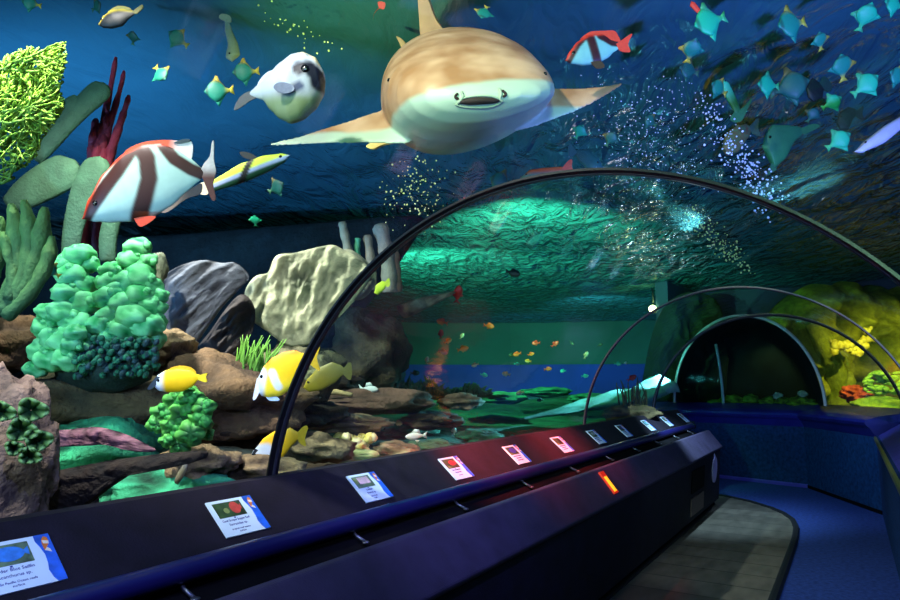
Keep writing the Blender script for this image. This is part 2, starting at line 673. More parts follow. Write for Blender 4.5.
front_plate(8.15, 8.9, 0.42, 0.68, 'vent', m_recess)
o = front_plate(8.15, 8.9, 0.16, 0.36, 'grille', mat('grille_brown', hx('#5a4a4a'), 0.6, 0.3, 60, spec=0.3))
o['label'] = 'brown mesh grille'
b = MB()
b.slab([on_front(9.62 + 0.17 * math.cos(2 * PI * k / 32), 0.55 + 0.17 * math.sin(2 * PI * k / 32), 0.01) for k in range(32)], (0.996, 0, -0.086), 0.014)
o = b.build('badge', mat('badge_lilac', hx('#a79ad0'), 0.5, 0.12, 12), bench, smooth=False)
o['label'] = 'round pale lilac badge'
for k in range(11):
    y = 0.62 + k * 0.93
    b = MB()
    b.tube([(0.045 - 0.02, y - 4, 0.955), (-0.03, y - 4, 0.975), (-0.055, y - 4, 1.0)], 0.008, 8)
    b.blob((0.03, y - 4, 0.952), (0.016, 0.02, 0.008), 10, 6, 0)
    b.build('rail_bracket', m_steel, bench)

# amber marker light let into the slope
pm = on_x(608, 486, -1.71)
sl = Vector((0.175, 0, -0.22)).normalized()
sn = Vector((0.22, 0, 0.175)).normalized()
PSL = Vector((-1.71, pm.y, 0.985 - (0.08 / 0.175) * 0.22 + dip(pm.y)))
for ch in bench.children:
    for v in ch.data.vertices:
        if v.co.z > 0.72:
            v.co.z += dip(v.co.y + 4)



def slope_pt(a, dy, out):
    return sl * a + Vector((0, dy, 0)) + sn * out


ml = empty('marker_light', PSL, 'glowing amber marker light set in the sloping bench front', 'light')
b = MB()
b.slab([slope_pt(a, d, 0.004) for a, d in ((-0.10, -0.052), (0.10, -0.052), (0.10, 0.052), (-0.10, 0.052))], sn, 0.02)
bevel(b.build('frame', mat('amber_frame', hx('#c2301a'), 0.4, 0.1, 10, emit=hx('#ff2a10'), estr=0.2), ml, smooth=False), 0.004)
b = MB()
b.slab([slope_pt(a, d, 0.015) for a, d in ((-0.05, -0.036), (0.085, -0.036), (0.085, 0.02), (-0.05, 0.02))], sn, 0.008)
b.build('lens', mat('amber_lens', hx('#ffb030'), 0.4, 0.1, 10, emit=hx('#ffa21c'), estr=0.9), ml, smooth=False)
b = MB()
b.slab([slope_pt(a, d, 0.015) for a, d in ((-0.04, 0.026), (0.08, 0.026), (0.08, 0.038), (-0.04, 0.038))], sn, 0.01)
b.build('louvre', m_black, ml, smooth=False)

# --- fish identification signs along the panel
PS_DIR = Vector((0.27, 0, -0.233)).normalized()       # down the panel
PS_N = Vector((0.233, 0, 0.27)).normalized()
PS_TOP = Vector((-2.37, 0, 1.245))
m_plate = mat('sign_white', hx('#cfe4f4'), 0.45, 0.05, 4, spec=0.4)
m_text = mat('sign_ink', hx('#22358a'), 0.6, 0.05, 10)
m_wave = mat('sign_wave_blue', hx('#1f5fd0'), 0.5, 0.35, 25, spec=0.4)
m_clown = mat('emblem_orange', hx('#d8782a'), 0.5, 0.2, 60)
m_clownw = mat('emblem_white', hx('#e8dccb'), 0.5, 0.1, 60)
m_pic = mat('print_dark', hx('#1a2418'), 0.5, 0.6, 30, col2=hx('#3a5a34'))
m_pic2 = mat('print_murk', hx('#33463a'), 0.5, 0.6, 30, col2=hx('#6a8a6a'))
PCOL = {n: mat('print_' + n, hx(c), 0.5, 0.25, 40) for n, c in
        dict(blue='#2f7fd8', red='#c2463e', pink='#d8b0c8', scarlet='#c03038', violet='#3c3a9a', grey='#9aa0a0', black='#14161c', olive='#7a8a50', aqua='#4aa0b0').items()}
SIGN_Y = [0.985, 1.84, 2.727, 3.63, 4.545, 5.48, 6.41, 7.364, 8.42, 9.42, 10.5]
LINES = [('Powder Blue Sailfin', 'Acanthurus sp.', 'Indo Pacific Ocean reefs', 'surface'), ('Coral Grouper Snapper Reef', 'Serranidae sp.', 'tropical reef waters', 'surface'),
         ('Lionfish', 'Pterois sp.', 'Indo Pacific', 'reefs'), ('Red Soldierfish', 'Myripristis', 'reef caves', '')]
SUBJ = ['blue', 'red', 'pink', 'scarlet', 'violet', 'black', 'grey', 'violet', 'aqua', 'grey', 'olive']
SLAB = ['nearest fish sign, with a bright blue fish picture', 'second fish sign, with a red and green picture', 'third fish sign, with a pale striped lionfish picture',
        'fourth fish sign, with a small scarlet fish picture', 'fifth fish sign, violet picture, in the red light', 'sixth fish sign, dark picture, in the red light',
        'seventh fish sign, grey picture, past the second rib foot', 'eighth fish sign, violet picture, counted from the viewer',
        'ninth fish sign, third from the far end of the bench', 'tenth fish sign, last but one on the bench', 'eleventh fish sign, at the far tip of the bench']


def text_mesh(s, size):
    cu = bpy.data.curves.new('t', 'FONT')
    cu.body = s
    cu.size = size
    cu.align_x = 'CENTER'
    cu.extrude = 0.0004
    cu.resolution_u = 2
    o = bpy.data.objects.new('t', cu)
    COL.objects.link(o)
    bpy.context.view_layer.update()
    me = bpy.data.meshes.new_from_object(o.evaluated_get(bpy.context.evaluated_depsgraph_get()))
    bpy.data.objects.remove(o)
    return me


for k, y in enumerate(SIGN_Y):
    wS, hS = 0.232, 0.186
    org = PS_TOP + PS_DIR * 0.08 + Vector((0, y, dip(y)))
    # local frame: x along the bench, y up the panel, z out of it
    Mx = Matrix.Identity(4)
    xa = Vector((0, 1, 0))
    ya = -PS_DIR
    za = xa.cross(ya)
    for r_ in range(3):
        Mx[r_][0], Mx[r_][1], Mx[r_][2] = xa[r_], ya[r_], za[r_]
    root = empty('fish_sign', org + za * 0.001, SLAB[k], 'sign', 'fish signs along the bench')
    root.matrix_world = Matrix.Translation(org + za * 0.001) @ Mx

    def q(b, pts, z, m, th=0.0015):
        b.slab([(x * wS, (yy - 1) * hS, z) for x, yy in pts], (0, 0, 1), th, mi=m)
    b = MB()
    b.box((0, -hS, 0), (wS, 0, 0.006))
    b.build('plate', m_plate, root, smooth=False)
    b = MB()
    q(b, [(0.09, 0.5), (0.70, 0.5), (0.70, 0.92), (0.09, 0.92)], 0.0065, 0)
    cx_, cy_, rx_, ry_ = [(0.42, 0.72, 0.2, 0.15), (0.52, 0.73, 0.11, 0.17), (0.42, 0.72, 0.2, 0.12), (0.46, 0.72, 0.15, 0.12)][k if k < 4 else k % 4]
    if k == 2:
        for t in range(7):
            a = 0.24 + t * 0.055
            q(b, [(a, 0.62), (a + 0.05, 0.64), (a + 0.035, 0.88 - 0.02 * (t % 2)), (a + 0.015, 0.88)], 0.0072, 1)
        q(b, [(0.11, 0.64), (0.2, 0.66), (0.22, 0.82), (0.12, 0.86)], 0.0072, 2)
    else:
        q(b, [(cx_ + rx_ * math.cos(2 * PI * t / 20), cy_ + ry_ * math.sin(2 * PI * t / 20)) for t in range(20)], 0.0072, 1)
        q(b, [(cx_ + rx_ * 0.8, cy_), (cx_ + rx_ * 1.3, cy_ + 0.1), (cx_ + rx_ * 1.25, cy_ - 0.08)], 0.0072, 1)
        q(b, [(cx_ - rx_ * 1.9 + 0.06 * math.cos(2 * PI * t / 10), 0.68 + 0.08 * math.sin(2 * PI * t / 10)) for t in range(10)] if k == 1 else
          [(0.12, 0.52), (0.3, 0.52), (0.22, 0.60), (0.14, 0.62)], 0.007, 2)
    b.build('picture', [m_pic2 if k in (0, 2) else m_pic, PCOL[SUBJ[k]], PCOL['olive']], root, smooth=False)
    b = MB()
    wave = [(0.80, 1.0), (0.795, 0.88), (0.83, 0.74), (0.855, 0.58), (0.845, 0.40), (0.82, 0.26), (0.84, 0.10), (0.88, 0.0), (1.0, 0.0), (1.0, 1.0)]
    q(b, wave, 0.0066, 0)
    ws = b.build('wave_strip', m_wave, root, smooth=False)
    b = MB()
    fs = [(0.87, 0.66), (0.90, 0.70), (0.94, 0.76), (0.965, 0.84), (0.96, 0.92), (0.92, 0.95), (0.885, 0.90), (0.865, 0.80)]
    q(b, fs, 0.0075, 0)
    q(b, [(0.885, 0.80), (0.955, 0.78), (0.96, 0.84), (0.88, 0.87)], 0.0083, 1)
    q(b, [(0.87, 0.66), (0.95, 0.60), (0.94, 0.67), (0.91, 0.71)], 0.0083, 1)
    b.build('emblem', [m_clown, m_clownw], ws, smooth=False)
    if k < 4:
        for li_, (s, yy, sz) in enumerate(zip(LINES[k], (0.385, 0.27, 0.15, 0.075), (0.0195, 0.0195, 0.014, 0.014))):
            if not s:
                continue
            me = text_mesh(s, sz)
            me.materials.append(m_text)
            wd_ = max(v.co.x for v in me.vertices) - min(v.co.x for v in me.vertices)
            k_ = min(0.85, 0.60 * wS / wd_)
            me.transform(Matrix.Diagonal((k_, 0.85, 1, 1)))
            t = bpy.data.objects.new('lettering', me)
            COL.objects.link(t)
            t.parent = root
            t.location = (0.40 * wS, (yy - 1) * hS, 0.0066)
        b = MB()
        q(b, [(0.385, 0.455), (0.415, 0.455), (0.415, 0.485), (0.385, 0.485)], 0.0066, 0)
        b.build('lettering', m_text, root, smooth=False)
    else:
        b = MB()
        for yy, a, c in ((0.39, 0.14, 0.66), (0.28, 0.22, 0.58), (0.17, 0.2, 0.6)):
            x = a
            rn = random.Random(k * 10 + int(yy * 100))
            while x < c:
                w_ = rn.uniform(0.05, 0.14)
                q(b, [(x, yy), (min(c, x + w_), yy), (min(c, x + w_), yy + 0.04), (x, yy + 0.04)], 0.0066, 0)
                x += w_ + 0.02
        b.build('lettering', m_text, root, smooth=False)
# ================================================================== THE TANK: water, walls, sea bed
SURF = 4.2


def fbm(x, y, s=1.0, seed=0.0, o=4):
    return noise.fractal(Vector((x * s + seed, y * s - seed, seed * 0.37)), 1.0, 2.0, o)


def bed_z(x, y):
    if x > 0.62:
        z = 1.0 + 0.15 * (y - 10) / 10
    else:
        d = max(0.0, -2.6 - x)
        dist = math.hypot(x, y)
        z = 0.84 + 0.05 * min(d, 4) + max(0, dist - 6) * 0.019
    z += 0.10 * fbm(x, y, 0.5, 3.1) + 0.035 * fbm(x, y, 2.1, 7.7)
    return z


def grid_mesh(xs, ys, fz, cf=None):
    b = MB()
    rows = [[b.vert((x, y, fz(x, y)), cf(x, y) if cf else (1, 1, 1)) for x in xs] for y in ys]
    for i in range(len(ys) - 1):
        for j in range(len(xs) - 1):
            b.face((rows[i][j], rows[i][j + 1], rows[i + 1][j + 1], rows[i + 1][j]))
    return b


def lerp(a, b, t):
    return a + (b - a) * t


def mixc(a, b, t):
    t = max(0, min(1, t))
    return tuple(a[i] * (1 - t) + b[i] * t for i in range(3))


# left sea bed (outside the tunnel), brown rubble near, dark green algae further off
xs = [-2.56 - 24 * (i / 110) ** 1.7 for i in range(111)][::-1]
ys = [-4 + 36 * (i / 170) for i in range(171)]
BROWN, GREEN = hx('#5d4a36'), hx('#0f5a48')


def bed_col(x, y):
    t = (y - 4.5) / 3.0 + 0.5 * fbm(x, y, 0.9, 11)
    c = mixc(BROWN, GREEN, t)
    k = 0.75 + 0.5 * fbm(x, y, 2.4, 5)
    return tuple(v * max(0.35, min(1.3, k)) for v in c)


m_bed = mat('sea_bed_algae', (1, 1, 1), 0.9, 0.55, 3.5, bump=0.9, bscale=9, vcol=True, bdist=0.08)
struct(grid_mesh(xs, ys, bed_z, bed_col).build('seabed_left', m_bed))
# bed beyond the end of the tunnel and on the right
xs2 = [-2.5 + 14 * i / 70 for i in range(71)]
ys2 = [13.75 + 14 * i / 60 for i in range(61)]
struct(grid_mesh(xs2, ys2, bed_z, lambda x, y: mixc(hx('#2c4a20'), hx('#3c5a16'), 0.5 + fbm(x, y, 1.2, 2))).build('seabed_far', m_bed))
xs3 = [0.72 + 10 * (i / 40) ** 1.5 for i in range(41)]
ys3 = [-3 + 16.7 * i / 80 for i in range(81)]
struct(grid_mesh(xs3, ys3, bed_z, lambda x, y: mixc(hx('#24402c'), hx('#3c5a26'), 0.5 + fbm(x, y, 1.2, 2))).build('seabed_right', m_bed))


# water surface seen from below: a rippled sheet
def surf_z(x, y):
    return SURF + 0.035 * fbm(x, y * 1.6, 1.1, 1.7, 3) + 0.012 * fbm(x, y * 1.5, 4.0, 9.1, 2)


xs = [-26 + 38 * i / 240 for i in range(241)]
ys = [-5 + 39 * i / 300 for i in range(301)]


def water_mat():
    m = bpy.data.materials.new('water_underside')
    m.use_nodes = True
    N, L = m.node_tree.nodes, m.node_tree.links
    b = N['Principled BSDF']
    b.inputs['Base Color'].default_value = c4(hx('#31606f'))
    b.inputs['Roughness'].default_value = 0.12
    b.inputs['Specular IOR Level'].default_value = 0.35
    b.inputs['IOR'].default_value = 1.33
    tc = N.new('ShaderNodeTexCoord')
    mp = N.new('ShaderNodeMapping')
    m0 = N.new('ShaderNodeMapping')
    m0.inputs['Rotation'].default_value = (0, 0, math.radians(-25))
    mp.inputs['Scale'].default_value = (2.2, 0.8, 1.0)
    L.new(tc.outputs['Object'], m0.inputs['Vector'])
    L.new(m0.outputs['Vector'], mp.inputs['Vector'])
    n1 = N.new('ShaderNodeTexNoise')
    n1.inputs['Scale'].default_value = 1.7
    n1.inputs['Detail'].default_value = 4
    n1.inputs['Distortion'].default_value = 0.9
    L.new(mp.outputs['Vector'], n1.inputs['Vector'])
    # the long compartment is stirred by its return jets, the near one lies calmer
    sx = N.new('ShaderNodeSeparateXYZ')
    L.new(tc.outputs['Object'], sx.inputs[0])
    mr = N.new('ShaderNodeMapRange')
    mr.inputs['From Min'].default_value = 4.0
    mr.inputs['From Max'].default_value = 9.0
    mr.inputs['To Min'].default_value = 0.15
    mr.inputs['To Max'].default_value = 0.95
    L.new(sx.outputs['Y'], mr.inputs['Value'])
    bp = N.new('ShaderNodeBump')
    bp.inputs['Distance'].default_value = 0.35
    L.new(mr.outputs['Result'], bp.inputs['Strength'])
    L.new(n1.outputs['Fac'], bp.inputs['Height'])
    L.new(bp.outputs['Normal'], b.inputs['Normal'])
    return m


struct(grid_mesh(xs, ys, surf_z).build('water_surface', water_mat()))

# tank walls
m_teal = mat('tank_wall_teal', hx('#0c4440'), 0.7, 0.25, 0.6)
m_navy = mat('tank_wall_navy', hx('#10264a'), 0.7, 0.25, 0.7)
m_cobalt = mat('tank_band_cobalt', hx('#08248a'), 0.75, 0.18, 0.8)
m_darkrock = mat('tank_dark_rock', hx('#141e22'), 0.9, 0.5, 1.5, bump=0.6, bscale=4)


def wall_strip(P, z0, z1, name, m, th=0.2):
    b = MB()
    pr = [(0, z0), (0, z1), (th, z1), (th, z0)]
    PP = [Vector(p) for p in P]
    st = []
    for i, p in enumerate(PP):
        n = Vector((0, 0))
        for a, c in ((i - 1, i), (i, i + 1)):
            if a >= 0 and c < len(PP):
                d = (PP[c] - PP[a]).normalized()
                n += Vector((d.y, -d.x))
        n.normalize()
        st.append(((p.x, p.y), (n.x, n.y)))
    b.sweep(pr, st)
    return struct(b.build(name, m, smooth=False))


FARW = [(-22.5, 14.0), (-18.0, 19.0), (-11.5, 23.5), (-5.0, 26.0), (3.5, 27.5)]
FARW = FARW[::-1]
FW2 = [(x, y) for x, y in FARW]
FWD_ = list(reversed(FW2))
wall_strip(FWD_[::-1], 0.0, SURF + 0.3, 'wall_back', m_teal, -0.3)
def inset(P, s, c=(0, 0)):
    return [(c[0] + (x - c[0]) * s, c[1] + (y - c[1]) * s) for x, y in P]


wall_strip(inset(FARW, 0.985), 0.6, 2.55, 'trim_2', m_cobalt, -0.1)
# dark compartment beyond the end arch, and the far right
wall_strip([tuple(W(668, 300, 15.6).xy), (-3.3, 18.3), (-1.0, 18.6), (1.5, 18.2), (7, 17.0), (9.5, 10), (10, -3)], 0.2, SURF + 0.3, 'wall_right_tank', m_navy, -0.3)
wall_strip([(-12, -3.9), (-2.7, -3.9)], 0.2, SURF + 0.3, 'wall_behind', m_navy, 0.3)

# ------------------------------------------------------------------ light
wd = bpy.data.worlds.new('world')
SC.world = wd
wd.use_nodes = True
wd.node_tree.nodes['Background'].inputs['Color'].default_value = c4((0.010, 0.045, 0.085))
wd.node_tree.nodes['Background'].inputs['Strength'].default_value = 1.0


def aim(o, target):
    d = Vector(target) - o.location
    o.rotation_euler = d.to_track_quat('-Z', 'Y').to_euler()


def spot(name, loc, target, power, col, size=60, blend=0.5, rad=0.03):
    l = bpy.data.lights.new(name, 'SPOT')
    l.energy = power
    l.color = col
    l.spot_size = math.radians(size)
    l.spot_blend = blend
    l.shadow_soft_size = rad
    o = bpy.data.objects.new(name, l)
    COL.objects.link(o)
    o.location = loc
    aim(o, target)
    return o


def point(name, loc, power, col, rad=0.05):
    l = bpy.data.lights.new(name, 'POINT')
    l.energy = power
    l.color = col
    l.shadow_soft_size = rad
    o = bpy.data.objects.new(name, l)
    COL.objects.link(o)
    o.location = loc
    return o


WHITE, GRN, BLU, CYAN, YEL, RED, VIO = (1, .96, .88), (.35, 1, .6), (.25, .5, 1), (.35, .9, 1), (1, .92, .25), (1, .08, .08), (.5, .4, 1)
GRN = (.2, 1, .45)
# lamps over the left reef, just under the surface and above the top of the view
spot('reef_lamp', (-2.6, 0.6, 4.1), W(110, 310, 3.6), 520, WHITE, 66, 0.6, 0.06)
spot('reef_lamp', (-4.4, 2.4, 4.15), W(300, 330, 5.2), 520, WHITE, 70, 0.6, 0.06)
spot('reef_lamp', (-1.5, 0.0, 4.1), W(450, 50, 3.4), 260, WHITE, 60, 0.8, 0.08)
spot('coral_fill', W(98, 300, 3.55) + Vector((0.15, -0.55, 1.9)), W(98, 300, 3.7), 130, (.85, 1, .95), 46, 0.8, 0.05)  # added spot that brightens the pillar coral alone
# added spots behind the viewer, above the tunnel, that fill the fish from the front
spot('front_fill', (0.9, -1.6, 2.9), W(720, 70, 4.0), 300, (.45, 1, .55), 80, 0.9, 0.3)
spot('front_fill', (-2.0, -1.6, 3.0), W(200, 200, 3.6), 90, (.8, 1, .92), 100, 0.9, 0.3)
spot('front_fill', (-2.9, -0.8, 1.5), W(200, 400, 3.6), 40, (.8, 1, .7), 100, 0.9, 0.3)
spot('belly_fill', (-0.8, -1.7, 2.7), W(462, 125, 3.1), 45, (.7, 1, .75), 26, 0.8, 0.2)
# added blue spots that tint the surface over the near compartment
spot('blue_wash', (-5.2, 1.5, 1.6), (-6.0, 4.5, SURF), 620, (.16, .5, 1), 110, 0.9, 0.1)
spot('blue_wash', (-3.2, -0.6, 2.0), (-3.2, 2.5, SURF), 110, (.16, .5, 1), 130, 0.9, 0.1)
spot('blue_wash', (1.6, 2.0, 1.4), (0.6, 5.0, SURF), 800, (.16, .26, 1), 120, 0.9, 0.1)
spot('ripple_fill', (-2.7, 2.6, 2.9), (-2.4, 3.6, SURF), 55, (.6, 1, .3), 120, 0.9, 0.05)  # added spot that tints the near ripples yellow-green
# added green spots on the rippled surface and floor of the long compartment
spot('green_wash', (-3.3, 6.8, 2.9), (-5.0, 11.5, SURF), 1900, GRN, 75, 0.7, 0.05)
spot('green_wash', (-7.0, 8.6, 2.8), (-6.6, 13.5, SURF), 1800, GRN, 80, 0.8, 0.05)
spot('green_wash', (-5.6, 16.0, 2.9), (-6.6, 20.5, SURF), 500, (.2, .8, .8), 70, 0.8, 0.05)
spot('green_floor', (-5.0, 10.0, 4.05), (-5.5, 11.5, 1.0), 500, GRN, 110, 0.9, 0.1)
spot('green_floor', (-9.0, 15.0, 4.05), (-9.5, 17.5, 1.0), 900, GRN, 120, 0.9, 0.1)
spot('beam_lamp', W(682, 360, 13.4), W(618, 401, 11.0), 4500, (.2, .8, 1), 24, 0.5, 0.03)
# cobalt wash on the far wall
spot('cobalt_wash', (-9, 19.0, 1.6), (-11, 25.0, 2.0), 150, (.12, .5, 1), 140, 0.8, 0.1)
spot('cobalt_wash', (-4, 21.0, 1.6), (-5, 26.0, 2.0), 110, (.12, .5, 1), 140, 0.8, 0.1)
# yellow lamps on the right-hand reef
spot('yellow_lamp', (2.6, 12.2, 3.95), (1.4, 15.2, 2.0), 800, YEL, 56, 0.6, 0.06)
spot('yellow_lamp', (-0.2, 13.4, 3.7), (0.35, 14.8, 2.2), 260, YEL, 50, 0.7, 0.05)
# in the tunnel: spots added for tank light, besides the red ones by the signs
spot('tunnel_blue', (-0.9, 0.4, 2.4), (-2.3, 1.4, 1.1), 62, (.3, .36, 1), 95, 0.7, 0.02)
spot('tunnel_sign', (-1.6, 1.2, 2.2), (-2.25, 1.6, 1.1), 11, (.7, .9, 1), 110, 0.8, 0.02)
spot('tunnel_blue', (-0.95, 2.9, 2.4), (-2.3, 3.2, 1.1), 52, (.34, .3, 1), 80, 0.8, 0.02)
spot('tunnel_red', (-2.0, 4.2, 1.92), (-2.42, 4.3, 1.0), 105, RED, 96, 0.9, 0.02)
spot('tunnel_red', (-2.0, 5.6, 1.92), (-2.40, 5.6, 1.0), 110, RED, 96, 0.9, 0.02)
spot('tunnel_pink', (-1.5, 5.2, 2.3), (-2.2, 5.3, 1.1), 6, (1, .6, .9), 90, 0.8, 0.02)
spot('tunnel_white', (-1.55, 8.6, 2.3), (-1.72, 9.0, 0.9), 170, (.5, .8, 1), 85, 0.8, 0.02)
spot('tunnel_end', (-0.8, 9.6, 2.5), (-0.6, 11.2, 0.4), 44, (.4, .6, 1), 120, 0.8, 0.02)
spot('tunnel_floor', (-0.3, 5.6, 2.4), (-0.8, 7.2, 0), 26, (.65, .8, .9), 80, 0.8, 0.02)
spot('tunnel_glow', (-0.6, -0.7, 2.3), (-1.6, 3.0, 0.6), 16, (.25, .25, 1), 130, 0.9, 0.02)
spot('tunnel_glow', (-0.4, 4.6, 2.4), (-0.8, 5.2, 0), 10, (.25, .3, 1), 140, 0.9, 0.02)

SC.view_settings.view_transform = 'Standard'
SC.view_settings.look = 'None'
SC.view_settings.exposure = 0.75
SC.view_settings.gamma = 1.0

# dark cave behind the end arch
b = MB()
rows = []
for k, (dst, sc_) in enumerate(((0.25, 1.0), (1.2, 0.99), (2.4, 0.97), (3.2, 0.9))):
    row = []
    for i, p in enumerate(portal_pts(40)):
        q = RC + (p - RC) * sc_ + Vector((-0.13, 0.99, 0)) * dst
        row.append(b.vert(q + Vector((0, 0, 0.05 * fbm(i * .3, k, 1, 4)))))
    rows.append(row)
for k in range(3):
    for i in range(40):
        b.face((rows[k][i], rows[k][i + 1], rows[k + 1][i + 1], rows[k + 1][i]))
b.face(rows[3])
struct(b.build('wall_cave', mat('cave_dark', hx('#0b1a1c'), 0.85, 0.5, 2.0, bump=0.5, bscale=5)))

# flood lamp hanging just under the surface far down the tank
fl_ = empty('flood_lamp', W(653, 309, 16.0), 'bright flood lamp glaring just under the water surface, left of the second rib', 'lamp')
b = MB()
b.tube([(0, 0.12, 0.0), (0, 0.0, 0.0), (0, -0.04, 0.0)], [0.07, 0.1, 0.11], 16)
b.tube([(0, 0.05, 0.1), (0, 0.05, 0.5)], 0.02, 8)
b.build('housing', m_black, fl_)
b = MB()
b.blob((0, -0.05, 0), (0.09, 0.04, 0.09), 18, 12, 0)
b.build('lens', mat('flood_lens', hx('#fff4a0'), 0.3, 0.02, 5, emit=(1, .95, .45), estr=9), fl_)

spot('flood_beam', W(651, 311, 15.7), W(640, 285, 13.0), 11, (.6, .75, 1), 120, 0.8, 0.05)
spot('flood_beam', W(653, 311, 15.7), W(640, 318, 19.0) + Vector((0, 0, 1.4)), 40, (.9, 1, .3), 120, 0.8, 0.05)

spot('cave_fill', W(752, 338, 14.0), W(765, 404, 14.0), 16, (.75, 1, .3), 130, 0.9, 0.05)  # added spot that brightens the stones in the cave
spot('cave_blue', W(800, 352, 14.6), W(740, 345, 16.6), 120, (.2, .4, 1), 60, 0.9, 0.05)  # added spot that makes the blue streak on the cave wall
# ================================================================== THE REEF
def plane_dir(ax, ay, az=0.0):
    """Direction given as right, up and away components as seen by the viewer."""
    return RGT * ax + UPV * ay + FWD * az


def strap(b, pts, widths, thick, d, n=12, col=(1, 1, 1), tip=None, dz=None):
    """Flattened tube along photographed points: width across the view, its own thickness in depth."""
    s = d / F_PX
    P = [W(p[0], p[1], d + (dz[i] if dz else 0)) for i, p in enumerate(pts)]
    k = len(P)
    rings = []
    for i, p in enumerate(P):
        t = (P[min(i + 1, k - 1)] - P[max(i - 1, 0)]).normalized()
        a = t.cross(FWD).normalized()
        bb = a.cross(t).normalized()
        w = widths[i] * s
        th = thick * s * (widths[i] / max(widths)) ** 0.5
        c = col if tip is None else mixc(col, tip, i / (k - 1))
        rings.append([b.vert(p + a * (w * math.cos(2 * PI * j / n)) + bb * (th * math.sin(2 * PI * j / n)), c) for j in range(n)])
    for i in range(k - 1):
        for j in range(n):
            b.face((rings[i][j], rings[i][(j + 1) % n], rings[i + 1][(j + 1) % n], rings[i + 1][j]))
    b.face(rings[0][::-1])
    b.face(rings[-1])


def smooth_path(pts, n):
    """Catmull-Rom through 2-D points (with extra components carried along)."""
    P = [tuple(p) for p in pts]
    P = [P[0]] + P + [P[-1]]
    out = []
    m = len(P) - 3
    for i in range(n + 1):
        t = i / n * m
        k = min(int(t), m - 1)
        u = t - k
        a, b_, c, d = P[k], P[k + 1], P[k + 2], P[k + 3]
        out.append(tuple(0.5 * (2 * b_[j] + (c[j] - a[j]) * u + (2 * a[j] - 5 * b_[j] + 4 * c[j] - d[j]) * u * u + (3 * b_[j] - a[j] - 3 * c[j] + d[j]) * u ** 3) for j in range(len(a))))
    return out


def fill_plate(b, outline, d, thick, amp=0.0, freq=20.0, seed=0, dome=0.0, rings=14, tilt=(0, 0), col=(1, 1, 1), col2=None, ridge=0, edge=0.35, streak=None):
    """Outline in the photograph given a domed, lumpy front and a back, as one closed lump at depth d."""
    s = d / F_PX
    cx = sum(p[0] for p in outline) / len(outline)
    cy = sum(p[1] for p in outline) / len(outline)
    pts = smooth_path(list(outline) + [outline[0]], len(outline) * 5)[:-1]
    n = len(pts)
    ext = max(math.hypot(p[0] - cx, p[1] - cy) for p in pts)

    def mk(side):
        rows = []
        for r in range(1, rings + 1):
            f = r / rings
            row = []
            for (x, y) in pts:
                q = (cx + (x - cx) * f, cy + (y - cy) * f)
                prof = math.sqrt(max(0, 1 - f ** 3)) * (1 - edge) + edge * (1 if r < rings else 0)
                nx_, ny_ = q[0] / freq, q[1] / freq
                if streak:
                    ca_, sa_ = math.cos(streak[0]), math.sin(streak[0])
                    nx_, ny_ = (q[0] * ca_ - q[1] * sa_) / (freq * streak[1]), (q[0] * sa_ + q[1] * ca_) / freq
                nn = noise.fractal(Vector((nx_, ny_, seed * 3.3)), 1.0, 2.0, 4)
                rg = 0
                if ridge:
                    a = math.atan2(y - cy, x - cx)
                    rg = 0.5 * math.sin(a * ridge + 2 * nn) * f
                h = (dome * prof + amp * (nn + rg) * min(1, (1 - f) * 6 + 0.25)) * s
                tz = (tilt[0] * (q[0] - cx) + tilt[1] * (q[1] - cy)) * s
                dep = -(h + thick * s * prof) if side > 0 else thick * s * prof * 0.6
                p = W(q[0], q[1], d) + FWD * (tz + dep)
                c = col if col2 is None else mixc(col, col2, 0.5 + nn * 0.9)
                row.append(b.vert(p, c))
            rows.append(row)
        nn = noise.fractal(Vector((cx / freq, cy / freq, seed * 3.3)), 1.0, 2.0, 4)
        cd = -(dome + thick + amp * nn) * s if side > 0 else thick * s * 0.6
        ctr = b.vert(W(cx, cy, d) + FWD * cd, col if col2 is None else mixc(col, col2, 0.5 + nn * 0.9))
        for j in range(n):
            b.face((ctr, rows[0][j], rows[0][(j + 1) % n]))
        for i in range(rings - 1):
            for j in range(n):
                b.face((rows[i][j], rows[i + 1][j], rows[i + 1][(j + 1) % n], rows[i][(j + 1) % n]))
        return rows[-1]
    e1, e2 = mk(1), mk(-1)
    for j in range(n):
        b.face((e1[j], e2[j], e2[(j + 1) % n], e1[(j + 1) % n]))


def finish(b, name, m, label, cat, group=None, origin=None, parent=None, smooth=True):
    if origin is None:
        n = len(b.v)
        ox = sum(v[0] for v in b.v) / n
        oy = sum(v[1] for v in b.v) / n
        oz = min(v[2] for v in b.v)
        origin = (ox, oy, oz)
    o = b.build(name, m, origin=origin, smooth=smooth)
    tag(o, label, cat, group)
    return o


m_coral = mat('coral_skin', (1, 1, 1), 0.75, 0.35, 14, bump=0.6, bscale=60, vcol=True, bdist=0.012)
m_rock = mat('rock_skin', (1, 1, 1), 0.9, 0.55, 9, bump=0.9, bscale=28, vcol=True, bdist=0.03)
m_soft = mat('soft_skin', (1, 1, 1), 0.6, 0.2, 20, bump=0.25, bscale=90, vcol=True, bdist=0.008)


def inside(poly, x, y):
    c = False
    j = len(poly) - 1
    for i in range(len(poly)):
        if (poly[i][1] > y) != (poly[j][1] > y) and x < (poly[j][0] - poly[i][0]) * (y - poly[i][1]) / (poly[j][1] - poly[i][1]) + poly[i][0]:
            c = not c
        j = i
    return c


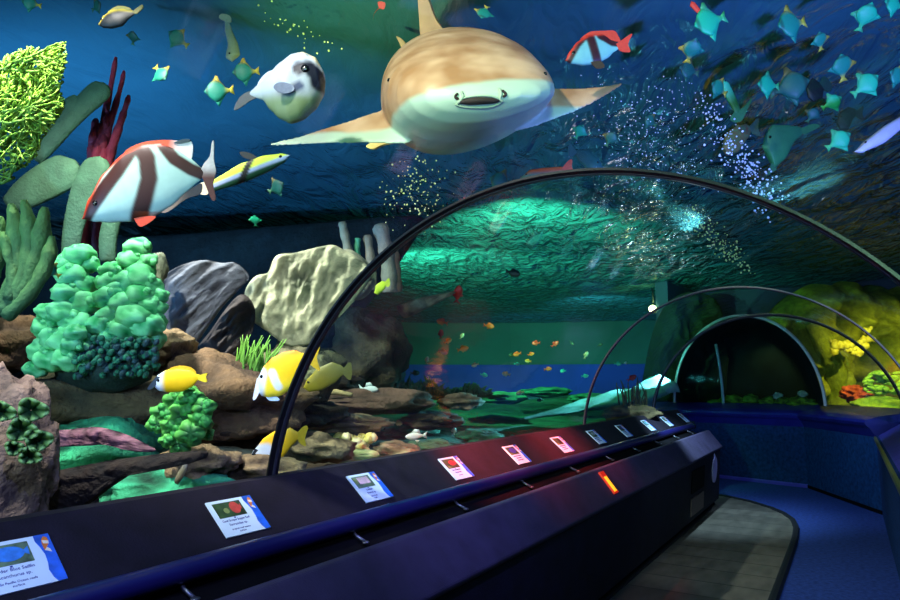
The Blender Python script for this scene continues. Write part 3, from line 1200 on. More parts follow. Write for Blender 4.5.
# --- yellow-green sea fan, top left: hundreds of forking twigs
def sea_fan():
    rn = random.Random(5)
    d0 = 2.9
    poly = [(-60, 60), (0, 60), (10, 52), (30, 45), (45, 48), (67, 39), (68, 60), (62, 90), (66, 104), (58, 120), (42, 140), (38, 155), (12, 184), (-60, 200)]
    b = MB()
    Y1, Y2 = hx('#245c1c'), hx('#8cb830')
    todo = []
    for k in range(15):
        todo.append((-20 + rn.uniform(-14, 10), 196 - k * 9, math.radians(12 + rn.uniform(0, 32)), 0, 2.0, d0 + rn.uniform(-0.1, 0.15)))
    count = 0
    while todo and count < 2600:
        x, y, a, g, r, dd = todo.pop(0)
        L_ = rn.uniform(7, 11)
        a1 = a + rn.uniform(-0.3, 0.3)
        x1, y1 = x + math.cos(a1) * L_, y - math.sin(a1) * L_
        if not inside(poly, x1, y1):
            continue
        d1 = dd + rn.uniform(-0.025, 0.025)
        c1, c2 = mixc(Y1, Y2, g / 14), mixc(Y1, Y2, (g + 1) / 12)
        b.tube([W(x, y, dd), W((x + x1) / 2, (y + y1) / 2 + rn.uniform(-1, 1), (dd + d1) / 2), W(x1, y1, d1)],
               [r * d0 / F_PX, r * 0.95 * d0 / F_PX, r * 0.92 * d0 / F_PX], 5, c1, tipcol=c2)
        count += 1
        r2 = max(0.8, r * 0.93)
        todo.append((x1, y1, a1 * 0.9 + 0.06, g + 1, r2, d1))
        if rn.random() < 0.6:
            todo.append((x1, y1, a1 + rn.choice((-1, 1)) * rn.uniform(0.5, 0.9), g + 1, r2 * 0.92, d1))
    return finish(b, 'sea_fan', m_soft, 'yellow-green twiggy sea fan at the top left edge', 'coral')


sea_fan()

# --- olive paddle coral
pc = empty('paddle_coral', W(60, 230, 4.1), 'olive paddle-shaped coral blades behind the striped fish', 'coral')
OLV, OLV2 = hx('#2c5240'), hx('#4f7a58')
for pts, ws in (([(36, 160), (50, 143), (66, 124), (82, 107), (95, 95), (103, 88), (106, 84)], [7, 9, 10, 11, 12, 10, 3]),
                ([(60, 132), (68, 115), (74, 103), (77, 96)], [6, 9, 9, 3]),
                ([(8, 205), (22, 196), (38, 186), (54, 177), (68, 170), (78, 164)], [9, 15, 18, 19, 17, 5]),
                ([(70, 262), (72, 235), (78, 210), (86, 190), (94, 174), (100, 164), (103, 158)], [9, 10, 12, 15, 16, 13, 4]),
                ([(108, 262), (108, 240), (112, 220), (116, 200), (122, 185)], [8, 9, 9, 9, 3])):
    b = MB()
    q = smooth_path([(p[0], p[1], w) for p, w in zip(pts, ws)], 16)
    strap(b, [(p[0], p[1]) for p in q], [max(1, p[2]) for p in q], 5, 4.05, 14, OLV, OLV2)
    o = b.build('blade', m_coral, smooth=True)
    o.parent = pc
    o.matrix_parent_inverse = Matrix.Translation(-pc.location)

# --- maroon upright branching coral
b = MB()
MAR, MAR2 = hx('#6a1a2a'), hx('#a83048')
for pts, r0, r1 in (([(84, 252), (86, 215), (92, 180), (98, 150), (106, 110), (112, 80), (116, 57)], 6.5, 1.8), ([(98, 252), (98, 215), (100, 180), (106, 140), (114, 110), (121, 86), (124, 71)], 6, 1.6),
                    ([(104, 180), (110, 155), (118, 130), (124, 112), (129, 96)], 6, 2), ([(92, 185), (92, 160), (93, 140), (96, 120)], 6, 3), ([(101, 170), (104, 140), (107, 118), (108, 100)], 5, 2)):
    q = smooth_path(pts, 14)
    b.tube([W(x, y, 4.3 + 0.02 * math.sin(y)) for x, y in q], [(r0 + (r1 - r0) * i / 14 + 0.5 * math.sin(i * 2.1)) * 4.3 / F_PX for i in range(15)], 8, MAR, tipcol=MAR2)
finish(b, 'branching_coral', m_coral, 'maroon upright branching coral behind the olive blades', 'coral')

# --- green finger coral, left edge
b = MB()
FG, FG2 = hx('#1f5230'), hx('#5f9048')
for pts, r in (([(0, 312), (14, 285), (20, 255), (16, 228), (11, 204)], 8), ([(4, 312), (20, 285), (30, 252), (29, 225), (24, 200)], 7.5), ([(6, 314), (24, 288), (36, 258), (42, 230), (45, 207)], 8),
               ([(6, 316), (26, 298), (42, 274), (50, 252), (52, 236)], 6.5), ([(-18, 300), (-8, 270), (-2, 245), (0, 216)], 8), ([(-25, 300), (-20, 260), (-16, 230)], 8), ([(10, 300), (14, 270), (8, 246), (4, 232)], 6)):
    q = smooth_path(pts, 14)
    dd = 3.0 + 0.01 * r
    b.tube([W(x, y, dd) for x, y in q], [r * (1.1 if i < 11 else 1.0 - 0.22 * (i - 11)) * (1 + 0.10 * math.sin(i * 1.9 + r)) * dd / F_PX for i in range(15)], 10, FG, tipcol=FG2)
finish(b, 'finger_coral', m_coral, 'green finger coral clump at the left edge', 'coral')

# --- the big bright green pillar coral
PD = 3.7
pil = empty('lumpy_coral', W(98, 380, PD), 'big bright green lumpy pillar coral', 'coral')
PG, PG2 = hx('#18a052'), hx('#86f0a4')  # paler green carries painted cyan-white highlights


def sub(b, name, m, root, remesh_v=None):
    o = b.build(name, m)
    o.parent = root
    o.matrix_parent_inverse = Matrix.Translation(-root.location)
    if remesh_v:
        remesh(o, remesh_v, 1)
    return o


rn = random.Random(3)
TOWERS = dict(
    left=[(79, 256, 14, .02), (66, 262, 10, .0), (90, 264, 10, .04), (72, 276, 14, -.02), (84, 284, 12, .0), (68, 294, 14, -.05), (82, 304, 14, -.03), (64, 312, 13, -.08), (78, 324, 15, -.06), (70, 340, 16, -.1), (84, 346, 14, -.06)],
    low_left=[(48, 312, 10, -.05), (56, 318, 9, -.08), (44, 328, 11, -.06), (54, 338, 12, -.1), (42, 350, 12, -.06), (52, 360, 14, -.1), (38, 368, 11, -.05)],
    right=[(138, 249, 13, .05), (131, 260, 12, .04), (145, 262, 11, .06), (140, 276, 15, .03), (126, 282, 12, .0), (152, 286, 10, .03), (138, 296, 15, -.02), (124, 304, 13, -.05), (150, 306, 11, -.02), (136, 318, 16, -.08), (148, 326, 13, -.08), (124, 328, 13, -.08)],
    middle=[(112, 270, 10, .02), (108, 282, 11, .0), (118, 290, 9, -.03), (106, 298, 12, -.04), (112, 314, 12, -.06), (102, 324, 12, -.08), (112, 336, 13, -.06)],
    front=[(76, 332, 9, -.2), (72, 346, 10, -.2), (66, 360, 11, -.2), (80, 362, 10, -.16)],
    side=[(160, 296, 8, .02), (157, 308, 9, .0), (158, 322, 9, -.02), (152, 340, 12, .0), (104, 352, 16, .0), (130, 350, 16, .0)])
for L3 in TOWERS.values():
    b = MB()
    for (x, y, r, dz) in L3:
        b.blob(W(x, y, PD + dz), [r * PD / F_PX * k for k in (1.08, 1.08, 0.88)], 20, 14, 0.3, 1.25, rn.randint(0, 99), None, PG, col2=PG2)
        for t in range(1):
            a = rn.uniform(-0.3, PI + 0.3)
            b.blob(W(x + math.cos(a) * r * .75, y - math.sin(a) * r * .6, PD + dz - r * .5 * PD / F_PX), r * rn.uniform(.25, .42) * PD / F_PX, 10, 8, 0.2, 2, rn.randint(0, 99), None, PG, col2=PG2)
    sub(b, 'tower', m_soft, pil)
b = MB()
for k in range(230):
    x, y = rn.uniform(74, 158), rn.uniform(338, 376)
    if x < 90 and y < 352:
        continue
    g = hx('#2f9a70') if rn.random() < 0.6 else hx('#35606a')
    b.blob(W(x, y, PD - 0.2 + rn.uniform(-0.05, 0.1)), [rn.uniform(2.2, 3.6) * PD / F_PX, 0.02, rn.uniform(2.6, 4.4) * PD / F_PX], 8, 6, 0.2, 2, k, Euler((0, 0.5, YAW)), g, col2=hx('#1a3c34'))
b.blob(W(104, 364, PD + 0.05), (0.36, 0.2, 0.16), 20, 12, 0.2, 1.5, 4, None, hx('#1c3a34'))
sub(b, 'knobbly_base', m_coral, pil)


def lump(px, py, d, rx, ry, rz, seed, c1, c2, label, name='rock', cat='rock', amp=0.35, freq=1.6, m=None, rot=None, nu=40, nv=26, group=None):
    """A rock or coral head centred on px, py; rx, ry in photograph pixels, rz (depth) in metres."""
    b = MB()
    s = d / F_PX
    R0 = Matrix((RGT, FWD.cross(Vector((0, 0, 1))).cross(Vector((0, 0, 1))) * -1, Vector((0, 0, 1)))).transposed()
    e = Euler((0, 0, YAW))
    if rot:
        e = (e.to_matrix() @ Euler(rot).to_matrix()).to_euler()
    b.blob(W(px, py, d), (rx * s, rz, ry * s), nu, nv, amp, freq, seed, e, c1, col2=c2)
    return finish(b, name, m or m_rock, label, cat, group)


def slabrock(px, py, d, rx, ry, rz, seed, c1, c2, label, tilt=0.0, **k):
    return lump(px, py, d, rx, ry, rz, seed, c1, c2, label, rot=(0, tilt, 0), amp=0.45, **k)


BR1, BR2 = hx('#3c2d1e'), hx('#735a3c')
TAN1, TAN2 = hx('#55462f'), hx('#9a845e')
DK1, DK2 = hx('#12140f'), hx('#2c2a20')
GR1, GR2 = hx('#155a3c'), hx('#39b47c')
lump(85, 405, 4.0, 95, 34, 0.40, 11, hx('#2e3524'), hx('#6a5f3c'), 'olive-brown rock mound under the bright green pillar coral')
lump(8, 345, 3.9, 34, 26, 0.3, 12, BR1, BR2, 'tan rock beside the foot of the pillar coral, at the left edge')
lump(215, 398, 4.5, 88, 40, 0.5, 13, BR1, BR2, 'brown rock bank behind the small yellow fish')
lump(168, 350, 4.4, 24, 20, 0.25, 14, BR1, TAN2, 'tan rock knob between the pillar coral and the fluted plate')

lump(-78, 330, 3.5, 62, 190, 0.3, 17, hx('#1c1a14'), hx('#4a3f2c'), 'tall dark rock buttress outside the left edge that carries the sea fan', amp=0.28, freq=2.2)
lump(-70, 420, 3.3, 70, 60, 0.4, 18, BR1, BR2, 'brown rock at the foot of the dark buttress')
# --- fluted grey plates
b = MB()
fill_plate(b, [(161, 300), (162, 280), (172, 270), (187, 263), (205, 260), (222, 263), (236, 263), (249, 277), (238, 291), (222, 308), (206, 330), (193, 347), (178, 345), (166, 328)], 4.7, 5, amp=4.5, freq=6, seed=21, dome=4, rings=34,
           tilt=(0.002, 0.003), col=hx('#262c34'), col2=hx('#66707c'), streak=(math.radians(38), 5.0))
finish(b, 'plate_coral', m_coral, 'grey-blue fluted plate coral right of the pillar coral', 'coral')
b = MB()
fill_plate(b, [(198, 346), (214, 326), (230, 304), (243, 294), (254, 306), (254, 326), (246, 344), (232, 358), (212, 362)], 5.0, 5, amp=6, freq=7, seed=25, dome=3, rings=20, col=hx('#1c1a1a'), col2=hx('#4a4440'), streak=(math.radians(45), 4.0))  # shade at the lower right of the fluted plate, painted dark
finish(b, 'plate_coral', m_coral, 'dark plate coral with painted-in shade below the fluted one', 'coral')
lump(158, 268, 4.3, 9, 16, 0.08, 15, hx('#3c4a44'), hx('#7a8468'), 'small grey sponge standing at the top right of the pillar coral', name='sponge', cat='sponge', amp=0.2, m=m_coral)

# --- the big pale table coral
b = MB()
OUT_T = [(244, 302), (246, 288), (256, 276), (268, 272), (276, 256), (292, 253), (306, 250), (322, 246), (334, 245), (346, 251), (356, 256), (368, 266), (371, 276), (362, 292), (346, 310), (330, 328), (316, 342), (298, 347), (284, 344), (268, 332), (254, 322), (247, 312)]
fill_plate(b, OUT_T, 5.1, 5, amp=6, freq=9, seed=2, dome=4, rings=34, tilt=(0.001, -0.004), col=hx('#5c6650'), col2=hx('#b0b692'), streak=(math.radians(75), 2.6))
finish(b, 'table_coral', m_coral, 'big pale beige-green table coral beside the near rib', 'coral')
b = MB()
fill_plate(b, [(340, 250), (352, 250), (368, 262), (376, 274), (372, 290), (360, 300), (348, 296), (342, 275)], 5.4, 4, amp=6, freq=12, seed=5, dome=4, rings=10, col=hx('#57614e'), col2=hx('#8f967c'))  # shadow on the rear plate, put in as greyer colours
finish(b, 'table_coral', m_coral, 'greyer table coral blade half behind the big pale one', 'coral')
lump(300, 372, 5.2, 42, 30, 0.3, 16, hx('#3a4034'), hx('#7a7a58'), 'rock that holds up the pale table coral', freq=1.8)

# --- tube sponges behind the table coral
for i, (pts, r, c, lab) in enumerate((([(350, 262), (347, 245), (342, 222)], 4.5, '#8f9478', 'slim grey tube sponge, leftmost of those above the table coral'), ([(358, 265), (357, 250), (358, 238)], 3.2, '#4fae7a', 'short green tube sponge between the grey ones'),
                                      ([(373, 290), (371, 262), (367, 235)], 4.6, '#8f8a70', 'thin tan tube sponge next to the widest one'), ([(390, 292), (387, 255), (379, 224)], 8, '#9a9682', 'widest and tallest tube sponge touching the near rib'),
                                      ([(398, 292), (396, 270), (394, 250)], 5, '#8a6f5a', 'brown tube sponge just left of the near rib'))):
    b = MB()
    q = smooth_path(pts, 12)
    b.tube([W(x, y, 6.3 + 0.05 * i) for x, y in q], [r * (1 + 0.12 * math.sin(k * 1.7 + i)) * 6.3 / F_PX * (1 if k < 12 else 0.7) for k in range(13)], 10, mixc(hx(c), (0, 0, 0), 0.35), tipcol=hx(c))
    finish(b, 'tube_sponge', m_coral, lab, 'sponge', 'tube sponges behind the table coral')

# --- sea grass tuft
b = MB()
rn = random.Random(8)
for k in range(44):
    x = rn.uniform(236, 272)
    h = rn.uniform(20, 40)
    lean = rn.uniform(-4, 16)
    pts = [(x, 374), (x + lean * 0.3, 374 - h * 0.5), (x + lean, 374 - h)]
    q = smooth_path(pts, 6)
    dd = 4.55 + rn.uniform(-0.1, 0.1)
    strap(b, q, [1.3, 1.3, 1.2, 1.1, 0.9, 0.6, 0.25], 0.5, dd, 5, hx('#2f6a24'), hx('#7fc04a'))
o = finish(b, 'sea_grass', m_soft, 'tuft of green sea grass left of the foxface fish', 'plant')

# --- bright green leafy coral
lc = empty('leaf_coral', W(182, 440, 3.3), 'bright green lobed coral under the small yellow fish', 'coral')
rn = random.Random(21)
for k, (x, y, r) in enumerate(((176, 400, 12), (192, 397, 12), (205, 407, 10), (163, 413, 12), (182, 415, 14), (201, 421, 12), (157, 424, 9), (172, 428, 12), (191, 433, 13), (206, 434, 8), (180, 444, 10), (167, 441, 8))):
    b = MB()
    n_ = 24
    rows = []
    ph = rn.uniform(0, 6)
    for j in range(6):
        v = j / 5
        row = []
        for i in range(n_):
            a = 2 * PI * i / n_
            rr = r * (0.12 + 0.95 * v) * (1 + 0.14 * math.sin(4 * a + ph) + 0.06 * math.sin(9 * a))
            dep = -0.035 * (1 - v * v) * r / 10 + 0.02 * v * math.sin(5 * a + ph)
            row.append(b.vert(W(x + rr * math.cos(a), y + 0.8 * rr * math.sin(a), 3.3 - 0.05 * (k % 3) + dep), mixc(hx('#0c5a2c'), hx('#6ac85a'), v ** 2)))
        rows.append(row)
    for j in range(5):
        for i in range(n_):
            b.face((rows[j][i], rows[j][(i + 1) % n_], rows[j + 1][(i + 1) % n_], rows[j + 1][i]))
    b.face(rows[0][::-1])
    for t in range(4):
        b.blob(W(x + rn.uniform(-r, r) * .5, y + rn.uniform(-r, r) * .5, 3.27 - 0.05 * (k % 3)), r * rn.uniform(0.3, 0.45) * 3.3 / F_PX, 12, 8, 0.3, 2.2, rn.randint(0, 99), None, hx('#106a30'), col2=hx('#48b050'))
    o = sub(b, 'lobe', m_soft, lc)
    md = o.modifiers.new('solid', 'SOLIDIFY')
    md.thickness = 0.01

# --- foreground rock pillar at the left edge, with lettuce coral
lump(-2, 478, 2.62, 52, 100, 0.16, 31, hx('#4a3d38'), hx('#8a7468'), 'rough brown-grey rock pillar at the bottom left edge', amp=0.22, freq=2.6)
b = MB()
rn = random.Random(4)
for (cx0, cy0, r0) in ((32, 410, 16), (22, 430, 16), (38, 440, 15), (2, 412, 14), (30, 456, 12), (14, 448, 10)):
    n = 40
    rows = []
    ph = rn.uniform(0, 6)
    for j in range(6):
        v = j / 5
        row = []
        for i in range(n):
            a = 2 * PI * i / n
            rr = r0 * (0.15 + 0.85 * v) * (1 + 0.12 * math.sin(3 * a + ph))
            dep = -0.05 * v * v + 0.028 * v * math.sin(7 * a + ph)
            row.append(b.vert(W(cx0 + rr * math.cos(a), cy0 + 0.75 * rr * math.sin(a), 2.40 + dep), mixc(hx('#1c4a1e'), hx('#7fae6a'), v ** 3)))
        rows.append(row)
    for j in range(5):
        for i in range(n):
            b.face((rows[j][i], rows[j][(i + 1) % n], rows[j + 1][(i + 1) % n], rows[j + 1][i]))
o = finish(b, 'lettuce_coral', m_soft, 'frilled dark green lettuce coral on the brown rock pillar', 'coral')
md = o.modifiers.new('solid', 'SOLIDIFY')
md.thickness = 0.008

# --- lower left: flat plate coral, dark arch, green rocks
b = MB()
fill_plate(b, [(38, 436), (44, 429), (62, 430), (80, 428), (98, 427), (116, 431), (130, 436), (146, 444), (156, 450), (146, 452), (128, 448), (112, 444), (90, 445), (66, 446), (46, 447)], 3.05, 5, amp=2.5, freq=7, seed=9, dome=3, rings=8, col=hx('#4a3034'), col2=hx('#9a6a78'))
finish(b, 'plate_coral', m_coral, 'flat reddish-purple plate coral jutting out from the brown pillar', 'coral')
b = MB()
fill_plate(b, [(34, 474), (60, 470), (90, 464), (120, 459), (150, 455), (180, 452), (206, 451), (204, 459), (176, 463), (150, 466), (132, 474), (112, 487), (92, 502), (70, 515), (34, 520)], 2.9, 10, amp=3, freq=9, seed=6, dome=6, rings=8, col=hx('#0c0a08'), col2=hx('#2a1f16'))
finish(b, 'rock', m_rock, 'black rock arch low at the left, over the green rocks', 'rock')
lump(85, 452, 3.6, 80, 30, 0.25, 33, hx('#0f4a2c'), GR2, 'rock under the purple plate coral, painted green for the light on it')  # green light on this rock is painted into its colour
lump(160, 490, 3.4, 62, 22, 0.2, 34, hx('#0f4a34'), hx('#45c890'), 'rock under the black arch, painted green for the light on it')  # here too the green is painted-in light
lump(200, 462, 3.5, 32, 16, 0.2, 35, BR1, TAN2, 'tan rock right of the black arch, by the ledge')
b = MB()
strap(b, smooth_path([(176, 483), (182, 472), (187, 462)], 6), [2, 3, 3.4, 3.4, 3, 2.4, 1], 2, 3.1, 8, hx('#8f8a70'), hx('#c9c2a0'))
finish(b, 'shell', m_soft, 'pale upright shell standing before the tan rock', 'shell')

# --- middle rubble seen on both sides of the near rib
for (x, y, d, rx, ry, rz, sd, c1, c2, lab) in (
        (262, 470, 3.75, 40, 16, 0.25, 41, BR1, TAN2, 'tan rock at the ledge behind the foot of the near rib'),
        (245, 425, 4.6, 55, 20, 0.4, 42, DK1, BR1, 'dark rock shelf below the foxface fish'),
        (318, 448, 4.6, 34, 15, 0.3, 43, TAN1, TAN2, 'tan rock left of the yellow coral'),
        (345, 423, 5.6, 46, 9, 0.35, 44, TAN1, TAN2, 'long flat tan slab above the yellow coral'),
        (370, 402, 6.6, 64, 12, 0.5, 45, hx('#4a3a30'), hx('#8a6a58'), 'long pinkish-brown rock shelf under the small white fish'),
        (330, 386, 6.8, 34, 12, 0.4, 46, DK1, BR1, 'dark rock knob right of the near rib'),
        (396, 452, 5.4, 26, 9, 0.3, 47, TAN1, hx('#c4b48a'), 'pale rock right of the yellow coral'),
        (432, 420, 6.8, 30, 9, 0.4, 48, DK1, TAN1, 'dark brown rock with a pale top, mid sea bed'),
        (300, 412, 5.2, 40, 14, 0.4, 49, DK1, BR1, 'dark rock behind the rib foot'),
        (460, 402, 8.2, 22, 8, 0.4, 50, hx('#5a4a3c'), hx('#a08a70'), 'brown and white rock on the green sea bed'),
        (430, 446, 5.9, 22, 6, 0.3, 52, hx('#2c4a38'), hx('#5a7a58'), 'low green-brown rock at the ledge')):
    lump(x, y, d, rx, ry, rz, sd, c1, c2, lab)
yc = empty('plate_coral', W(350, 452, 5.0), 'yellow-topped pale coral on the sea bed', 'coral')
b = MB()
for side in (0, 1):
    pass
fill_plate(b, [(322, 457), (328, 451), (345, 449), (362, 449), (376, 451), (379, 456), (366, 461), (345, 463), (330, 462)], 4.9, 6, amp=1.5, freq=6, seed=3, dome=3, rings=8, col=hx('#7a9a58'), col2=hx('#c9dc96'))
sub(b, 'rim_plate', m_coral, yc)
b = MB()
rn = random.Random(9)
for k in range(26):
    x, y = rn.uniform(338, 378), rn.uniform(437, 453)
    b.blob(W(x, y, 5.0 + rn.uniform(-.05, .08)), rn.uniform(3, 6) * 5 / F_PX, 10, 8, 0.25, 2, k, None, hx('#c9b43a') if k % 3 else hx('#d8d2b0'), col2=hx('#e8dc90'))
sub(b, 'crown', m_coral, yc)
b = MB()
b.tube([W(322, 393, 6.2), W(336, 392, 6.25), W(352, 395, 6.2)], [0.02, 0.028, 0.022], 8, hx('#b89c60'), tipcol=hx('#d8c48a'))
finish(b, 'coral_stick', m_coral, 'pale broken coral stick lying right of the near rib', 'coral')

# --- dark cliff that closes the near compartment; its right flank slopes down behind the rib
b = MB()
fill_plate(b, [(-320, 246), (-160, 244), (0, 241), (150, 236), (280, 226), (400, 216), (424, 222), (408, 250), (384, 285), (360, 315), (344, 345), (330, 400), (200, 420), (0, 420), (-320, 420)], 8.6, 16, amp=10, freq=60, seed=12, dome=14, rings=22, col=hx('#0a1114'), col2=hx('#1c2a2c'))
finish(b, 'rock_cliff', m_rock, 'long dark rock cliff behind the corals on the left', 'rock')
b = MB()
fill_plate(b, [(396, 306), (415, 299), (440, 294), (456, 292), (440, 302), (420, 312), (404, 318)], 8.2, 5, amp=3, freq=10, seed=7, dome=3, rings=6, col=TAN1, col2=TAN2)
finish(b, 'rock', m_rock, 'tan rock ledge jutting right from behind the near rib', 'rock')
lump(366, 356, 7.6, 38, 40, 0.5, 53, hx('#2a281c'), hx('#5f553c'), 'brown rock hump just right of the near rib')

# --- far sea bed: dark weed clumps, rocks, a planted mound
rn = random.Random(14)


def bush(px, py, d, rx, ry, c1, c2, n, label, name='seaweed', cat='seaweed', th=1.0):
    b = MB()
    b.blob(W(px, py + 1, d), (rx * 1.1 * d / F_PX, 0.3, 2.5 * d / F_PX), 16, 8, 0.3, 2, 1, Euler((0, 0, YAW)), c1)
    for k in range(n):
        x = px + rn.uniform(-rx, rx)
        h = ry * rn.uniform(0.5, 1.0) * (1 - 0.5 * abs(x - px) / rx)
        q = smooth_path([(x, py), (x + rn.uniform(-3, 3), py - h * 0.5), (x + rn.uniform(-6, 6), py - h)], 5)
        dd = d + rn.uniform(-0.25, 0.25)
        strap(b, q, [th * w for w in (0.6, 1.4, 1.8, 1.7, 1.2, 0.3)], 0.6, dd, 5, c1, c2)
    return finish(b, name, m_soft, label, cat)


for (x, y, d, rx, ry, lab) in ((368, 398, 9.0, 10, 32, 'thin dark seaweed stalk before the blue band'), (398, 396, 9.2, 20, 28, 'dark seaweed clump under the blue band, nearest the rib'),
                               (430, 397, 9.6, 18, 22, 'dark green seaweed clump in the middle of the blue band'), (470, 395, 10.5, 20, 14, 'low green seaweed clump right of the dark ones')):
    bush(x, y, d, rx, ry, hx('#08201c'), hx('#1c5a44'), 60, lab)
for (x, y, d, rx, ry, rz, sd, lab) in ((500, 398, 11.5, 26, 6, 0.6, 61, 'low green boulder on the far sea bed'), (545, 392, 13.5, 24, 5, 0.6, 62, 'far green boulder below the school of orange fish'), (410, 432, 7.2, 26, 7, 0.4, 63, 'green boulder beside the dark brown rock'),
                                       (480, 436, 7.8, 24, 6, 0.4, 64, 'green boulder at the ledge, left of the light streak'), (590, 398, 13, 20, 5, 0.5, 65, 'far green boulder behind the second rib foot')):
    lump(x, y, d, rx, ry, rz, sd, hx('#0c3a30'), hx('#2f8a68'), lab)
lump(632, 414, 9.0, 26, 9, 0.35, 66, hx('#33301c'), hx('#7a6a44'), 'brown planted mound near the far end of the bench')
b = MB()
for k in range(26):
    x = rn.uniform(620, 648)
    h = rn.uniform(14, 36)
    q = smooth_path([(x, 412), (x + rn.uniform(-3, 3), 412 - h * .5), (x + rn.uniform(-5, 5), 412 - h)], 5)
    dd = 9.0 + rn.uniform(-.12, .12)
    b.tube([W(p[0], p[1], dd) for p in q], [0.016, 0.014, 0.012, 0.011, 0.010, 0.006], 5, hx('#3a3a1c'), tipcol=hx('#8a7a4a'))
finish(b, 'stalk_coral', m_coral, 'brown stalky coral on the planted mound', 'coral')
# bank added for a cyan light streak; the streak's fade is painted on
b = MB()
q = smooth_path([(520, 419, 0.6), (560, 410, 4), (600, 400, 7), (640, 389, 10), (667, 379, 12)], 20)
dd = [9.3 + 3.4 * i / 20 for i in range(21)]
rows = []
for i, p in enumerate(q):
    s = dd[i] / F_PX
    cpt = W(p[0], p[1], dd[i])
    row = []
    for j in range(11):
        a = PI * j / 10
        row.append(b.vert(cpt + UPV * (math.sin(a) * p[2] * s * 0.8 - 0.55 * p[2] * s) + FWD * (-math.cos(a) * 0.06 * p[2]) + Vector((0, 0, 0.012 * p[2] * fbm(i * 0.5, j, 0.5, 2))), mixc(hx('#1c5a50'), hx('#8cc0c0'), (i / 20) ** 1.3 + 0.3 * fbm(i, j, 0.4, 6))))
    rows.append(row)
for i in range(20):
    for j in range(10):
        b.face((rows[i][j], rows[i][j + 1], rows[i + 1][j + 1], rows[i + 1][j]))
    b.face((rows[i][0], rows[i + 1][0], rows[i + 1][10], rows[i][10]))
b.face(rows[0])
b.face(rows[-1][::-1])
finish(b, 'light_streak_bank', mat('streak_sand', (1, 1, 1), 0.9, 0.3, 6, bump=0.5, bscale=20, vcol=True), 'added sand bank standing in for a cyan light streak, fade painted in', 'sand bank')

# --- dark green rock wall at the left of the end arch
b = MB()
fill_plate(b, [(640, 400), (646, 360), (655, 325), (668, 302), (690, 292), (712, 298), (720, 330), (716, 400)], 15.0, 16, amp=12, freq=14, seed=15, dome=10, rings=16, col=hx('#060e0e'), col2=hx('#182c22'))
finish(b, 'rock_cliff', m_rock, 'dark green rock wall left of the end arch', 'rock')
for (x, y, rx, ry, sd, lab) in ((680, 396, 7, 6, 71, 'pale beige stone inside the left of the end arch'), (692, 390, 6, 6, 72, 'beige stone higher up beside the pale post'), (697, 401, 6, 4, 73, 'beige stone at the ledge by the pale post')):
    lump(x, y, 15.4, rx, ry, 0.12, sd, hx('#5a5040'), hx('#b0a488'), lab, nu=20, nv=14)

# --- yellow-lit reef on the right
b = MB()
fill_plate(b, [(760, 430), (764, 380), (762, 340), (768, 315), (788, 296), (812, 284), (828, 287), (842, 281), (858, 288), (872, 285), (886, 291), (905, 284), (935, 290), (980, 286), (1040, 300), (1040, 430), (900, 436)], 15.2, 20, amp=26, freq=34, seed=18, dome=14, rings=30, col=hx('#2c4a10'), col2=hx('#c4c42c'))
finish(b, 'rock_cliff', m_rock, 'yellow-green lit rock cliff behind the right side', 'rock')
b = MB()
for pts, r in (([(838, 412), (836, 380), (828, 350), (812, 322)], 10), ([(850, 412), (848, 390), (846, 372)], 7)):
    q = smooth_path(pts, 10)
    b.tube([W(x, y, 14.2) for x, y in q], [r * (1 + .15 * math.sin(i * 2)) * 14.2 / F_PX * (1 if i < 10 else .6) for i in range(11)], 12, hx('#8a9a1c'), tipcol=hx('#c4cc3a'))
finish(b, 'rock_spire', m_rock, 'yellow-lit rock spire right of the end arch rim', 'rock')
b = MB()
rn = random.Random(31)
for (x, y, r) in ((838, 348, 7), (848, 346, 7), (856, 350, 7), (862, 342, 6), (866, 336, 6), (860, 352, 6), (868, 330, 4), (832, 345, 4), (872, 340, 4)):
    for t in range(4):
        b.blob(W(x + rn.uniform(-4, 4), y + rn.uniform(-4, 4), 13.2), r * rn.uniform(.4, .7) * 13.2 / F_PX, 10, 8, .3, 2, rn.randint(0, 99), None, hx('#c8b414'), col2=hx('#f4e85a'))
finish(b, 'crust_coral', m_soft, 'bright yellow coral on the right-hand cliff', 'coral')
lump(856, 394, 12.9, 14, 8, 0.25, 81, hx('#a83a12'), hx('#e8683a'), 'orange-red coral head low on the right', name='brain_coral', cat='coral', amp=0.4, freq=3)
lump(884, 406, 12.6, 30, 10, 0.35, 82, hx('#5a8a12'), hx('#a8c832'), 'lime green boulder under the orange-red coral')
b = MB()
for k in range(60):
    x, y = rn.uniform(866, 902), rn.uniform(372, 394)
    b.blob(W(x, y, 12.7 + rn.uniform(-.1, .1)), [rn.uniform(3, 6) * 12.7 / F_PX, 0.05, rn.uniform(1.5, 3) * 12.7 / F_PX], 8, 6, .2, 2, k, Euler((0, rn.uniform(-.6, .6), YAW)), hx('#4a8a1c'), col2=hx('#a8d84a'))
finish(b, 'leaf_coral', m_soft, 'leafy lime coral at the right edge above the boulder', 'coral')
def cave_d(x):
    return lerp(13.2, 10.75, (x - 675) / 150) + 0.45


for k in range(11):
    x = 712 + k * 10 + rn.uniform(-3, 3)
    lump(x, 402 + rn.uniform(-2.5, 2.5), cave_d(x) + rn.uniform(-.1, .2), rn.uniform(6, 9), rn.uniform(4, 6), 0.16, 90 + k, hx('#2c4a14'), hx('#8ab82c'), 'lime algae stone in the mouth of the end arch', nu=20, nv=14, group='lime algae stones behind the far ledge')
for (x, y, r, c, lab) in ((778, 396, 4, '#8fc8a0', 'small pale green stone in front of the end arch'), (803, 394, 4, '#a8d0a0', 'small pale stone at the right foot of the end arch')):
    lump(x, y, cave_d(x), r * 1.3, r * .8, 0.05, int(x), hx(c), hx('#d0e8c8'), lab, nu=14, nv=10)


